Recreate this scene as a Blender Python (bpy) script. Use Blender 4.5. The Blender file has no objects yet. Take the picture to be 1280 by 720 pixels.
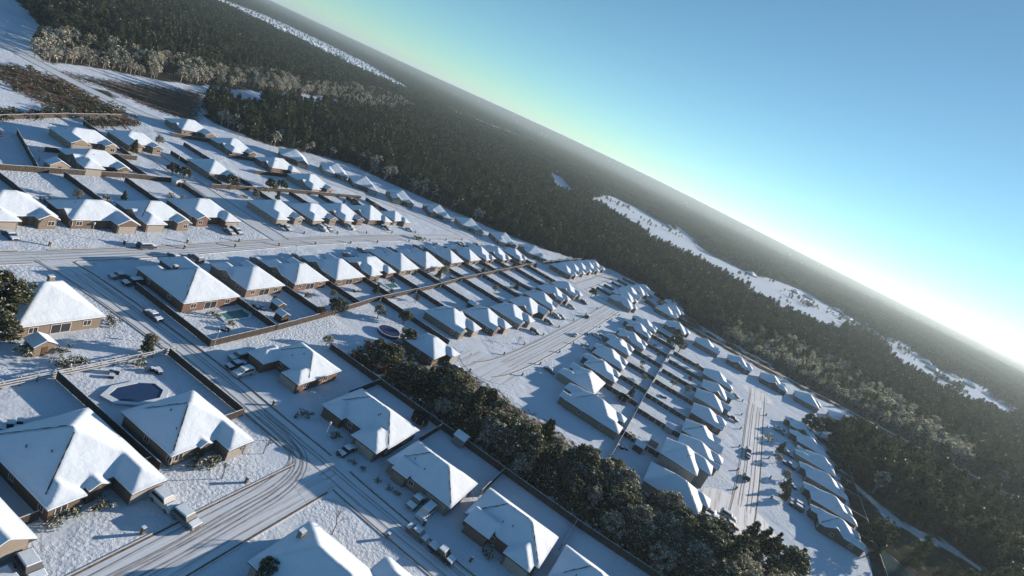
import bpy, math, random
import numpy as np
from mathutils import Vector, Matrix
C = bpy.context.scene.collection
scene = bpy.context.scene
random.seed(7); rng = np.random.default_rng(11)
PI = math.pi

# ------------------------------------------------------------------ camera
cam = bpy.data.cameras.new('camera'); cam_o = bpy.data.objects.new('camera', cam); C.objects.link(cam_o)
cam.sensor_width = 36.0; cam.lens = 36.0 * 720 / 1280; cam.clip_start = 0.5; cam.clip_end = 60000
CAM_H = 75.0; PITCH = math.radians(15.2155); ROLL = math.radians(25.7265)
cam_o.matrix_world = Matrix.Translation((0, 0, CAM_H)) @ Matrix.Rotation(PI/2 - PITCH, 4, 'X') @ Matrix.Rotation(ROLL, 4, 'Z')
scene.camera = cam_o

# ------------------------------------------------------------------ sun and sky
SUN_AZ, SUN_EL = math.radians(41.0), math.radians(13.5)       # azimuth measured from +X towards +Y
world = bpy.data.worlds.new('World'); scene.world = world; world.use_nodes = True
wn = world.node_tree; wn.nodes.clear()
sky = wn.nodes.new('ShaderNodeTexSky'); sky.sky_type = 'NISHITA'; sky.sun_disc = False
sky.sun_elevation = SUN_EL; sky.sun_rotation = PI/2 - SUN_AZ
sky.altitude = 100; sky.air_density = 0.76; sky.dust_density = 0.03; sky.ozone_density = 2.6
bg = wn.nodes.new('ShaderNodeBackground'); bg.inputs['Strength'].default_value = 0.056
wo = wn.nodes.new('ShaderNodeOutputWorld')
wb = wn.nodes.new('ShaderNodeMixRGB'); wb.blend_type = 'MULTIPLY'; wb.inputs[0].default_value = 1; wb.inputs[2].default_value = (0.98, 1.40, 1.31, 1)   # the camera's cool white balance
wn.links.new(sky.outputs[0], wb.inputs[1]); hs = wn.nodes.new('ShaderNodeHueSaturation'); hs.inputs['Saturation'].default_value = 0.95
wn.links.new(wb.outputs[0], hs.inputs['Color']); wn.links.new(hs.outputs[0], bg.inputs['Color']); wn.links.new(bg.outputs[0], wo.inputs['Surface'])
sun = bpy.data.lights.new('sun', 'SUN'); sun.energy = 5.0; sun.angle = math.radians(0.6); sun.color = (1.0, 0.81, 0.63)
sun_o = bpy.data.objects.new('sun', sun); C.objects.link(sun_o)
to_sun = Vector((math.cos(SUN_EL)*math.cos(SUN_AZ), math.cos(SUN_EL)*math.sin(SUN_AZ), math.sin(SUN_EL)))
sun_o.rotation_euler = to_sun.to_track_quat('Z', 'Y').to_euler(); sun_o.location = (0, 0, 200)
scene.view_settings.view_transform = 'Standard'; scene.view_settings.look = 'None'
scene.view_settings.exposure = 0.78; scene.view_settings.gamma = 1.0
scene.render.engine = 'CYCLES'
scene.cycles.max_bounces = 6; scene.cycles.diffuse_bounces = 1; scene.cycles.volume_bounces = 1
scene.cycles.transparent_max_bounces = 6

# ------------------------------------------------------------------ the estate's own grid: s runs up the long streets, t across them
GA = math.radians(72.0); CS, SN = math.cos(GA), math.sin(GA)
def W(s, t, z=0.0): return Vector((s*CS - t*SN, s*SN + t*CS, z))
def ST(x, y): return x*CS + y*SN, -x*SN + y*CS

# ------------------------------------------------------------------ materials
def new_mat(name, col=(0.5, 0.5, 0.5), rough=0.8, spec=0.3, metal=0.0):
    m = bpy.data.materials.new(name); m.use_nodes = True
    b = m.node_tree.nodes['Principled BSDF']
    b.inputs['Base Color'].default_value = (*col, 1); b.inputs['Roughness'].default_value = rough
    b.inputs['Specular IOR Level'].default_value = spec; b.inputs['Metallic'].default_value = metal
    return m
class N:                                                        # small node helper
    def __init__(s, m): s.t = m.node_tree; s.b = s.t.nodes['Principled BSDF']
    def n(s, typ, **kw):
        nd = s.t.nodes.new('ShaderNode' + typ)
        for k, v in kw.items(): setattr(nd, k, v)
        return nd
    def l(s, a, b): s.t.links.new(a, b)
    def noise(s, scale, detail=3, vec=None, rough=0.55, dist=0.0):
        n = s.n('TexNoise'); n.inputs['Scale'].default_value = scale; n.inputs['Detail'].default_value = detail
        n.inputs['Roughness'].default_value = rough; n.inputs['Distortion'].default_value = dist
        if vec is not None: s.l(vec, n.inputs['Vector'])
        return n.outputs['Fac']
    def ramp(s, fac, stops):
        r = s.n('ValToRGB'); e = r.color_ramp.elements
        while len(e) < len(stops): e.new(0.5)
        for el, (p, c) in zip(e, stops): el.position = p; el.color = (*c, 1) if len(c) == 3 else c
        s.l(fac, r.inputs[0]); return r.outputs[0]
    def mix(s, fac, a, b, mode='MIX'):
        m = s.n('MixRGB', blend_type=mode)
        for i, v in enumerate((fac, a, b)):
            if isinstance(v, (int, float)): m.inputs[i].default_value = v if i == 0 else (v, v, v, 1)
            elif isinstance(v, tuple): m.inputs[i].default_value = (*v, 1)
            else: s.l(v, m.inputs[i])
        return m.outputs[0]
    def math(s, op, a, b=0.0):
        m = s.n('Math', operation=op)
        for i, v in enumerate((a, b)):
            if isinstance(v, (int, float)): m.inputs[i].default_value = v
            else: s.l(v, m.inputs[i])
        return m.outputs[0]
    def bump(s, h, strength, dist=0.1):
        b = s.n('Bump'); b.inputs['Strength'].default_value = strength; b.inputs['Distance'].default_value = dist
        s.l(h, b.inputs['Height']); s.l(b.outputs[0], s.b.inputs['Normal']); return b
    def pos(s):
        return s.n('NewGeometry').outputs['Position']
    def attr(s, name, out='Color'):
        a = s.n('Attribute'); a.attribute_name = name; return a.outputs[out]

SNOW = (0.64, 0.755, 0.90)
def mat_ground():
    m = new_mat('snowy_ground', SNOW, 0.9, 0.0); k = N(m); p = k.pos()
    sep = k.n('SeparateColor'); k.l(k.attr('cover'), sep.inputs[0])
    big = k.noise(0.05, 4, p); med = k.noise(0.55, 5, p, 0.6); fine = k.noise(2.6, 4, p, 0.6)
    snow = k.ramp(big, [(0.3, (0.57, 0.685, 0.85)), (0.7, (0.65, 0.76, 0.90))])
    # grass blades showing through where the snow lies thin
    thin = k.math('MULTIPLY', k.ramp(med, [(0.60, (0, 0, 0)), (0.74, (1, 1, 1))]), k.ramp(fine, [(0.48, (0, 0, 0)), (0.62, (1, 1, 1))]))
    col = k.mix(k.math('MULTIPLY', thin, 0.45), snow, (0.30, 0.27, 0.20))
    # rough brown grass
    br = k.ramp(k.math('ADD', sep.outputs[1], k.math('MULTIPLY', k.math('SUBTRACT', med, 0.5), 1.3)), [(0.42, (0, 0, 0)), (0.62, (1, 1, 1))])
    brown = k.ramp(k.noise(0.18, 4, p), [(0.3, (0.055, 0.048, 0.038)), (0.55, (0.13, 0.095, 0.07)), (0.75, (0.20, 0.15, 0.12))])
    col = k.mix(br, col, brown)
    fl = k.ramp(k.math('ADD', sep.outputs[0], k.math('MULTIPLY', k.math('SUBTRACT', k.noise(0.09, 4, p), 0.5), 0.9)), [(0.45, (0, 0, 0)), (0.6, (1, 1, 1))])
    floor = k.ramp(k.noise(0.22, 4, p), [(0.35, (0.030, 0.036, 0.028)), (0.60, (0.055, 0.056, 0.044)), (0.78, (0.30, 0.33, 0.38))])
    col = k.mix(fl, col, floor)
    k.l(col, k.b.inputs['Base Color'])
    tramp = k.ramp(k.noise(0.045, 3, p), [(0.42, (0.12, 0.12, 0.12)), (0.56, (1, 1, 1))])       # trodden lawns are rough, the rest lies smooth
    vor = k.n('TexVoronoi'); vor.inputs['Scale'].default_value = 1.5; k.l(p, vor.inputs['Vector'])
    rough = k.math('MULTIPLY', k.math('ADD', k.noise(1.6, 5, p, 0.75), k.math('MULTIPLY', vor.outputs['Distance'], 0.5)), tramp)
    h = k.math('ADD', k.math('MULTIPLY', rough, 1.5), k.math('MULTIPLY', k.noise(0.22, 3, p), 0.9))
    k.bump(h, 0.6, 0.38)
    return m
def mat_snow(name='roof_snow', bump=0.25):
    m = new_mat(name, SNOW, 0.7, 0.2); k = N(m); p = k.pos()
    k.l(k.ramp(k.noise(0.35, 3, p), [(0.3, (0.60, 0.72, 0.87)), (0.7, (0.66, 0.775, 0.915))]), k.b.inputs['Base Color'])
    k.bump(k.math('ADD', k.math('MULTIPLY', k.noise(1.3, 5, p, .6), .6), k.math('MULTIPLY', k.noise(.45, 3, p), 1.4)), bump*1.5, 0.22); return m
def mat_road():
    m = new_mat('road_snow', SNOW, 0.6, 0.3); k = N(m); p = k.pos()
    uv = k.attr('lane', 'Vector')                                # x = metres along the street, y = metres across
    sx = k.n('SeparateXYZ'); k.l(uv, sx.inputs[0])
    def streak(fx, fy, det=4):
        c = k.n('CombineXYZ'); k.l(k.math('MULTIPLY', sx.outputs[0], fx), c.inputs[0]); k.l(k.math('MULTIPLY', sx.outputs[1], fy), c.inputs[1])
        return k.noise(1.0, det, c.outputs[0], 0.6, 0.4)
    st1 = streak(0.035, 2.6); st2 = streak(0.09, 5.0); patch = k.noise(0.45, 4, p, 0.6)
    f = k.math('ADD', k.math('MULTIPLY', st1, 0.62), k.math('ADD', k.math('MULTIPLY', st2, 0.26), k.math('MULTIPLY', patch, 0.16)))
    # wheel tracks: darker bands about 1.1 and 2.6 m either side of the middle
    a = k.math('ABSOLUTE', k.math('ADD', sx.outputs[1], k.math('MULTIPLY', k.math('SUBTRACT', k.noise(0.06, 2, p), 0.5), 1.2)))
    tr = k.math('MULTIPLY', k.math('COSINE', k.math('MULTIPLY', a, 4.2)), 0.05)
    f2 = k.math('SUBTRACT', f, tr)
    col = k.ramp(f2, [(0.34, (0.28, 0.28, 0.285)), (0.42, (0.47, 0.52, 0.59)), (0.49, (0.58, 0.66, 0.77)), (0.60, (0.64, 0.74, 0.87))])
    k.l(col, k.b.inputs['Base Color']); k.bump(f2, 0.6, 0.15); return m
def mat_noise(name, c1, c2, scale=1.5, rough=0.85, bump=0.2):
    m = new_mat(name, c1, rough, 0.12); k = N(m); p = k.n('TexCoord').outputs['Object']
    k.l(k.ramp(k.noise(scale, 4, p, 0.65), [(0.3, c1), (0.7, c2)]), k.b.inputs['Base Color'])
    k.bump(k.noise(scale*3, 3, p), bump, 0.05); return m
def mat_brick(name, c1, c2):
    m = new_mat(name, c1, 0.9); k = N(m)
    tc = k.n('TexCoord').outputs['Object']
    mp = k.n('Mapping'); mp.inputs['Rotation'].default_value = (PI/2, 0, 0); k.l(tc, mp.inputs[0])
    br = k.n('TexBrick'); br.inputs['Scale'].default_value = 2.2; br.inputs['Color1'].default_value = (*c1, 1); br.inputs['Color2'].default_value = (*c2, 1)
    br.inputs['Mortar'].default_value = (*[min(1, x*1.25) for x in c2], 1); br.inputs['Mortar Size'].default_value = 0.03
    k.l(mp.outputs[0], br.inputs['Vector'])
    k.l(k.mix(0.35, br.outputs[0], k.ramp(k.noise(0.8, 4, tc), [(0.3, c1), (0.7, c2)])), k.b.inputs['Base Color'])
    return m
def mat_leaf(name, cols, snow=(0.72, 0.74, 0.78)):
    m = new_mat(name, cols[0], 0.9, 0.05); k = N(m)
    sep = k.n('SeparateColor'); k.l(k.attr('leaf'), sep.inputs[0])   # r random tone, g snow on this leaf
    r = k.math('ADD', k.math('MULTIPLY', sep.outputs[0], 0.62), k.math('MULTIPLY', k.n('ObjectInfo').outputs['Random'], 0.42))
    c = k.ramp(r, [(0.0, cols[0]), (0.5, cols[1]), (1.0, cols[2])])
    c = k.mix(sep.outputs[1], c, snow)
    k.l(c, k.b.inputs['Base Color'])
    tl = k.n('BsdfTranslucent'); k.l(k.mix(1.0, c, (1.0, 1.15, 0.85), 'MULTIPLY'), tl.inputs['Color']); mx = k.n('MixShader'); mx.inputs[0].default_value = 0.33
    out = [n for n in k.t.nodes if n.type == 'OUTPUT_MATERIAL'][0]
    k.l(k.b.outputs[0], mx.inputs[1]); k.l(tl.outputs[0], mx.inputs[2]); k.l(mx.outputs[0], out.inputs['Surface']); return m
M = {}
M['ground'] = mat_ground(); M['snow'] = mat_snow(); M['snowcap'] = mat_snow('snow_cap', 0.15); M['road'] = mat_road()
M['gutter'] = mat_noise('shaded_wet_gutter', (0.07, 0.07, 0.072), (0.22, 0.22, 0.225), 1.2)  # wet concrete, with the shadow line along the kerb painted in
M['kerb'] = mat_noise('snowy_kerb', (0.45, 0.45, 0.45), (0.75, 0.76, 0.78), 1.0)
M['brick'] = [mat_brick('red_brick', (0.115, 0.072, 0.058), (0.175, 0.115, 0.092)), mat_brick('tan_brick', (0.155, 0.128, 0.106), (0.225, 0.188, 0.158)),
              mat_brick('brown_brick', (0.095, 0.075, 0.06), (0.15, 0.12, 0.098)), mat_brick('cream_brick', (0.21, 0.185, 0.16), (0.285, 0.255, 0.22))]
M['grey_siding'] = mat_noise('grey_siding', (0.20, 0.20, 0.20), (0.27, 0.265, 0.26), 0.8)
M['fascia'] = mat_noise('dark_eave', (0.06, 0.055, 0.05), (0.11, 0.10, 0.09), 2)
M['shingle'] = mat_noise('bare_shingle', (0.04, 0.042, 0.048), (0.09, 0.09, 0.10), 3)
M['fence'] = mat_noise('fence_board', (0.042, 0.037, 0.033), (0.090, 0.078, 0.068), 1.4)
M['white_rail'] = mat_noise('pale_rail', (0.24, 0.21, 0.17), (0.36, 0.33, 0.28), 1.5)
M['glass'] = new_mat('window_glass', (0.03, 0.035, 0.045), 0.12, 0.6)
M['frame'] = mat_noise('pale_frame', (0.55, 0.53, 0.50), (0.68, 0.66, 0.63), 2)
M['garage'] = mat_noise('garage_door', (0.27, 0.26, 0.25), (0.36, 0.35, 0.335), 2)
M['door'] = mat_noise('dark_door', (0.08, 0.05, 0.035), (0.14, 0.09, 0.06), 2)
M['tyre'] = new_mat('tyre', (0.02, 0.02, 0.02), 0.9); M['rim'] = new_mat('rim', (0.35, 0.35, 0.36), 0.4, 0.5, 0.6)
M['pool'] = new_mat('pool_water', (0.022, 0.055, 0.15), 0.25, 0.4); M['pool_teal'] = new_mat('teal_pool_water', (0.04, 0.20, 0.23), 0.3, 0.3)
M['pond'] = mat_noise('pond_ice', (0.035, 0.065, 0.075), (0.07, 0.105, 0.12), .12, .9, 0.0)
M['deck'] = mat_noise('pool_deck', (0.36, 0.38, 0.42), (0.68, 0.75, 0.85), 1.3, .85, .8)
M['metal'] = mat_noise('galvanised_pole', (0.50, 0.50, 0.50), (0.62, 0.62, 0.62), 2, 0.5)
M['bark'] = mat_noise('bark', (0.07, 0.055, 0.042), (0.14, 0.11, 0.085), 3)
M['palebark'] = mat_noise('frosted_bark', (0.22, 0.18, 0.15), (0.40, 0.36, 0.33), 3)
M['black'] = mat_noise('black_netting', (0.015, 0.015, 0.018), (0.04, 0.04, 0.045), 3)
M['blue_cover'] = mat_noise('blue_pool_cover', (0.02, 0.035, 0.11), (0.04, 0.06, 0.17), 1.5, 0.5)
M['mud'] = mat_noise('mud_track', (0.26, 0.26, 0.27), (0.44, 0.45, 0.47), 0.2)
M['verge'] = mat_noise('dark_verge', (0.045, 0.05, 0.035), (0.10, 0.10, 0.085), 0.3)
M['lane'] = mat_noise('trodden_snow', (0.42, 0.43, 0.45), (0.70, 0.71, 0.74), 0.4)
M['pine'] = mat_leaf('pine_needles', [(0.018, 0.030, 0.019), (0.055, 0.070, 0.043), (0.138, 0.148, 0.095)])
M['oak'] = mat_leaf('evergreen_leaves', [(0.034, 0.044, 0.027), (0.080, 0.086, 0.050), (0.150, 0.142, 0.090)])
M['frost'] = mat_leaf('frosted_twigs', [(0.11, 0.10, 0.085), (0.22, 0.20, 0.175), (0.38, 0.36, 0.34)], (0.80, 0.80, 0.80))
M['rust'] = mat_leaf('rusty_leaves', [(0.08, 0.05, 0.03), (0.15, 0.085, 0.05), (0.22, 0.14, 0.09)])
CARCOL = [('white', (0.55, 0.55, 0.55)), ('black', (0.02, 0.02, 0.022)), ('grey', (0.14, 0.145, 0.15)), ('charcoal', (0.05, 0.05, 0.055)), ('dark blue', (0.025, 0.04, 0.09)), ('silver', (0.35, 0.36, 0.37))]
for n_, c_ in CARCOL: M['car_' + n_] = new_mat('car_paint_' + n_.replace(' ', '_'), c_, 0.35, 0.5)

# ------------------------------------------------------------------ mesh helpers
class MB:
    def __init__(s): s.v = []; s.f = []; s.m = []
    def quad(s, pts, mi=0):
        i = len(s.v); s.v += [tuple(p) for p in pts]; s.f.append(tuple(range(i, i+len(pts)))); s.m.append(mi)
    def box(s, x0, x1, y0, y1, z0, z1, mi=0, mt=None):
        i = len(s.v); s.v += [(x0,y0,z0),(x1,y0,z0),(x1,y1,z0),(x0,y1,z0),(x0,y0,z1),(x1,y0,z1),(x1,y1,z1),(x0,y1,z1)]
        for k, f in enumerate(((3,2,1,0),(4,5,6,7),(0,1,5,4),(1,2,6,5),(2,3,7,6),(3,0,4,7))):
            s.f.append(tuple(i+j for j in f)); s.m.append(mt if (k == 1 and mt is not None) else mi)
    def tube(s, a, b, r0, r1=None, n=6, mi=0):
        a, b = Vector(a), Vector(b); r1 = r0 if r1 is None else r1
        q = (b-a).to_track_quat('Z', 'Y'); i = len(s.v)
        for p, r in ((a, r0), (b, r1)):
            for k in range(n):
                s.v.append(tuple(p + q @ Vector((r*math.cos(2*PI*k/n), r*math.sin(2*PI*k/n), 0))))
        for k in range(n): s.f.append((i+k, i+(k+1)%n, i+n+(k+1)%n, i+n+k)); s.m.append(mi)
        s.f.append(tuple(i+n+k for k in range(n))); s.m.append(mi); s.f.append(tuple(i+n-1-k for k in range(n))); s.m.append(mi)
    def mesh(s, name, mats, smooth=False):
        me = bpy.data.meshes.new(name); me.from_pydata(s.v, [], s.f)
        for m in (mats if isinstance(mats, (list, tuple)) else [mats]): me.materials.append(m)
        me.polygons.foreach_set('material_index', s.m)
        if smooth: me.polygons.foreach_set('use_smooth', [True]*len(s.f))
        me.update(); return me
def link(name, me, parent=None, loc=(0, 0, 0), rz=0.0):
    o = bpy.data.objects.new(name, me); C.objects.link(o); o.location = loc; o.rotation_euler = (0, 0, rz)
    if parent is not None: o.parent = parent
    return o
def tag(o, label, cat, group=None, kind=None):
    o['label'] = label; o['category'] = cat
    if group: o['group'] = group
    if kind: o['kind'] = kind
    return o
def struct(o): o['kind'] = 'structure'; return o
def empty(name, loc, rz, label, cat, group=None):
    o = bpy.data.objects.new(name, None); C.objects.link(o); o.location = loc; o.rotation_euler = (0, 0, rz)
    o.empty_display_size = 0.5
    return tag(o, label, cat, group)
def inpoly(x, y, poly):
    x = np.asarray(x); y = np.asarray(y); r = np.zeros(x.shape, bool); n = len(poly)
    for i in range(n):
        x0, y0 = poly[i]; x1, y1 = poly[(i+1) % n]
        if y0 == y1: continue
        c = ((y0 > y) != (y1 > y)) & (x < (x1-x0)*(y-y0)/(y1-y0) + x0); r ^= c
    return r
def segdist(x, y, line):
    d = np.full(np.shape(x), 1e9)
    for (x0, y0), (x1, y1) in zip(line[:-1], line[1:]):
        L2 = (x1-x0)**2 + (y1-y0)**2
        u = np.clip(((x-x0)*(x1-x0) + (y-y0)*(y1-y0))/L2, 0, 1)
        d = np.minimum(d, np.hypot(x-x0-u*(x1-x0), y-y0-u*(y1-y0)))
    return d

# ------------------------------------------------------------------ regions of the land (world metres)
FIELD_WEST = [(-258,276),(-262,302),(-259,360),(-268,463),(-297,672),(-296,767),(-272,662),(-264,567),(-243,423),(-234,373),(-212,335),(-186,296),(-200,284),(-227,279),(-245,270)]
FIELD_CORNER = [(-521,458),(-490,455),(-312,334),(-280,291),(-256,269),(-219,265),(-209,245),(-201,201),(-198,181),(-420,181)]
FAR_TOWN = [(-1286,1901),(-1480,2560),(-1300,2750),(-1000,2700),(-760,2300),(-560,1900),(-540,1720),(-649,1599),(-852,1618),(-1006,1556),(-1064,1539)]
PINK = [(-468,1760),(-420,2300),(-150,3300),(-60,3300),(-260,2200),(-400,1745)]
GAP_A = [(-208,1277),(-177,1378),(-116,1268),(-122,1105),(-170,1096)]
FIELD_EAST = [(50,1009),(101,1050),(133,968),(153,893),(200,891),(239,884),(283,870),(304,806),(333,775),(383,793),(424,792),(497,921),(552,1077),(517,1152),(445,1146),(379,1128),(318,1110),(286,1315),(207,1502),(121,1491)]
FIELD_LANE = [(473,1252),(611,1382),(679,1267),(689,1088),(628,984),(600,1109),(526,1174),(420,1097)]
PATCHY = [(665,1151),(825,1286),(774,1067),(1022,1172),(756,850),(589,759),(544,800),(533,892)]
EAST_STRIP = [(563, 1035), (610, 1006), (645, 963), (636, 845), (711, 858), (756, 843)]
SMALL_GAPS = [[(312, 1655), (315, 1470), (326, 1334)], [(-182, 1158), (-121, 1233)], [(-28, 1312), (5, 970)], [(342, 1301), (388, 1221)]]
CUTLINE = [(252,504),(306,487),(351,478),(378,455),(427,435),(520,400)]
FROST_EAST = [(160,449),(259,521),(323,492),(358,415),(296,353),(254,368),(198,372),(141,377)]
TRACK = [(96,400),(111,391),(141,379),(175,372),(208,369),(249,359),(275,355),(330,345)]
PATH = [(160,240),(164,233),(168,223),(171,213),(179,208),(193,212),(205,204)]
POND = [(141,173),(151,180),(154,175),(159,173),(164,160),(160,140),(129,145)]
NEIGH = [(-420,60),(-330,140),(-420,250),(-219,262),(-195,309),(-186,317),(-165,324),(-148,363),(-134,385),(-97,382),(-63,387),(-39,391),(-10,402),(21,419),(48,449),(66,460),(92,456),(110,420),(126,412),(148,400),(182,392),(215,383),(250,370),(262,352),(240,343),(203,325),(195,301),(178,286),(166,262),(163,246),(156,229),(150,205),(141,178),(120,120),(70,0),(-200,-60)]
def forest_mask(x, y, sight=True):
    """True where trees of the forest may stand on the ground point (x, y)."""
    f = ~inpoly(x, y, NEIGH)
    for p in (FIELD_WEST, FIELD_CORNER, PINK, FIELD_EAST, FIELD_LANE, POND): f &= ~inpoly(x, y, p)
    f &= segdist(x, y, EAST_STRIP) > 16 + 10*np.sin(x*.03+y*.021)
    for q in SMALL_GAPS: f &= segdist(x, y, q) > 20 + 8*np.sin(x*.05)
    if not sight: f &= ~inpoly(x, y, PATCHY)
    f &= ~(inpoly(x, y, GAP_A) & (np.sin(x*1.7+y*.9)+np.sin(y*2.3) > -.55)); f &= ~inpoly(x, y, FAR_TOWN)
    f &= segdist(x, y, CUTLINE) > 5; 
    if sight:
        for u in (1.03, 1.06, 1.09, 1.12): f &= segdist(x*u, y*u, CUTLINE) > 5
        for u in (1.05, 1.1): f &= segdist(x*u, y*u, EAST_STRIP) > 14
        for u in (1.04, 1.08):
            for q in SMALL_GAPS: f &= segdist(x*u, y*u, q) > 16
    if not sight: return f & (segdist(x, y, TRACK) > 7) & (segdist(x, y, PATH) > 3.5)
    for u in (1.0, 1.035, 1.07, 1.11, 1.15): f &= segdist(x*u, y*u, TRACK) > 9
    for u in (1.0, 1.03, 1.06, 1.09, 1.12, 1.16): f &= segdist(x*u, y*u, PATH) > 4; f &= ~inpoly(x*u, y*u, POND)
    return f
def hills(x, y):
    r = np.hypot(x, y); az = np.degrees(np.arctan2(x, y))
    return np.clip((r-4200)/4500, 0, 1)**2 * (112*np.exp(-((az-4)/24.0)**2))*np.clip(r/8700, 0, 1)

# ------------------------------------------------------------------ ground sheet
def build_ground():
    rr = np.concatenate([[0.0], np.geomspace(25, 700, 190), np.geomspace(712, 16000, 90)])
    aa = np.radians(np.concatenate([np.arange(-180, -75, 7.5), np.arange(-75, 75, 0.6), np.arange(75, 180, 7.5)]))
    nr, na = len(rr), len(aa); Rg, Ag = np.meshgrid(rr, aa, indexing='ij')
    x = Rg*np.sin(Ag); y = Rg*np.cos(Ag); z = hills(x, y)
    v = np.stack([x, y, z], -1).reshape(-1, 3)
    i = np.arange(nr-1)[:, None]*na; j = np.arange(na)[None, :]; j2 = (j+1) % na
    f = np.stack([i+j, i+j2, i+na+j2, i+na+j], -1).reshape(-1, 4)
    me = bpy.data.meshes.new('ground'); me.from_pydata(v.tolist(), [], f[:, ::-1].tolist())
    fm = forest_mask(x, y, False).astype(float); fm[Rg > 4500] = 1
    br = np.zeros_like(fm)
    br = np.where(inpoly(x, y, FIELD_WEST), np.clip((segdist(x, y, [(-262, 290), (-262, 302), (-268, 463), (-297, 672)])-7)/14, 0, 1)*.76, br)
    br = np.where(inpoly(x, y, FAR_TOWN), 0.2, br)
    s_, t_ = x*CS + y*SN, -x*SN + y*CS
    br = np.where((s_ > 140) & (s_ < 185) & (t_ > 250) & (t_ < 312), 0.72, br)
    fm = np.where((segdist(x, y, TRACK) < 24) & ~(inpoly(x, y, NEIGH) & (segdist(x, y, TRACK) > 15)), .72, fm)  # the wood's long shade over the track verges, painted as dark floor
    br = np.maximum(br, np.where((s_ > 121) & (s_ < 158) & (t_ < 76) & (t_ > -60), 0.62, 0))
    br = np.maximum(br, np.where(inpoly(x, y, PINK), 0.5, 0))
    for _ in range(2):
        for arr in (fm, br):
            arr[1:-1] = (arr[:-2]+2*arr[1:-1]+arr[2:])/4; arr[:, 1:-1] = (arr[:, :-2]+2*arr[:, 1:-1]+arr[:, 2:])/4
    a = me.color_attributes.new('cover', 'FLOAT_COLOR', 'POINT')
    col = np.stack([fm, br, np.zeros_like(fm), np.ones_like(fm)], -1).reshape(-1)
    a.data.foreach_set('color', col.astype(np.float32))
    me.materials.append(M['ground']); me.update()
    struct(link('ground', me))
build_ground()

# ------------------------------------------------------------------ streets
def smooth_line(pts, it=2):
    for _ in range(it):
        q = [pts[0]]
        for a, b in zip(pts[:-1], pts[1:]):
            q += [tuple(0.75*p+0.25*r for p, r in zip(a, b)), tuple(0.25*p+0.75*r for p, r in zip(a, b))]
        pts = q + [pts[-1]]
    return pts
def resample(pts, step):
    out = [pts[0]]
    for a, b in zip(pts[:-1], pts[1:]):
        n = max(1, int(math.dist(a, b)/step))
        out += [tuple(a[k]+(b[k]-a[k])*i/n for k in range(2)) for i in range(1, n+1)]
    return out
def offset(pts, d):
    o = []
    for i, p in enumerate(pts):
        a = pts[max(0, i-1)]; b = pts[min(len(pts)-1, i+1)]; L = math.dist(a, b)
        o.append((p[0] - (b[1]-a[1])/L*d, p[1] + (b[0]-a[0])/L*d))
    return o
def ribbon(name, pts, w, z, mat, parent=None, world_xy=False, lane=False, wfun=None):
    P = resample(smooth_line(pts) if len(pts) > 2 else list(pts), 3.0)
    nc = 5; v = []; f = []; lv = []; acc = 0
    offs = [-w/2 + w*k/(nc-1) for k in range(nc)]; rows = [offset(P, d) for d in offs]
    for i in range(len(P)):
        if i: acc += math.dist(P[i-1], P[i])
        for k in range(nc):
            q = rows[k][i]; v.append((q[0], q[1], z) if world_xy else tuple(W(q[0], q[1], z))); lv.append((acc, offs[k], 0))
    for i in range(len(P)-1):
        for k in range(nc-1):
            a = i*nc+k; f.append((a, a+nc, a+nc+1, a+1))
    me = bpy.data.meshes.new(name); me.from_pydata(v, [], [q[::-1] for q in f]); me.materials.append(mat)
    at = me.attributes.new('lane', 'FLOAT_VECTOR', 'POINT'); at.data.foreach_set('vector', np.array(lv, np.float32).reshape(-1))
    me.update(); o = link(name, me, parent); struct(o) if parent is None else None
    return o
ROADS = [  # name, st polyline, width, z
    ('main_street', [(30, 134.5), (75, 134.0), (108, 134), (146, 137), (185, 139.3), (235, 140.2), (312, 139)], 5.6, 0.020),
    ('side_street', [(161.5, 138), (160.3, 165), (161, 190), (162.5, 225), (172, 262)], 7.0, 0.032),
    ('cross_street', [(82.5, 135), (85.0, 122), (86.3, 100), (87.0, 82), (86.2, 60), (86.0, 46), (85.2, 38), (84.6, 22), (84.2, 0), (84, -40)], 6.2, 0.026),
    ('lower_street', [(-20, 46), (30, 46), (60, 46), (86, 45.6)], 8.4, 0.038),
    ('perimeter_street', [(160, 420), (172, 365), (178, 325), (185, 292), (196, 268), (212, 254), (238, 238), (252, 213), (272, 196), (290, 172), (302, 150), (312, 132), (328, 112), (338, 88), (338, 66), (338, 46)], 7.5, 0.014),
    ('middle_street', [(163, 50), (172, 47.5), (200, 46), (250, 46), (300, 46.5), (338, 47)], 8.2, 0.044),
    ('upper_lane', [(338, 72), (370, 72), (410, 73), (445, 72)], 7, 0.050),
    ('east_street', [(158, -36), (175, -38), (220, -40.5), (280, -42), (305, -43), (328, -43.5)], 7.2, 0.008),
]
ROADC = []
for n_, pts, w_, z_ in ROADS:
    ribbon(n_, pts, w_, z_, M['road']); ROADC.append((resample(smooth_line(pts), 3.0), w_))
ribbon('mud_track', TRACK, 4.6, 0.03, M['mud'], world_xy=True)
ribbon('snow_path', PATH, 4.5, 0.03, M['lane'], world_xy=True)
ribbon('forest_cut', CUTLINE, 5.5, 0.03, M['lane'], world_xy=True)
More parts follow.
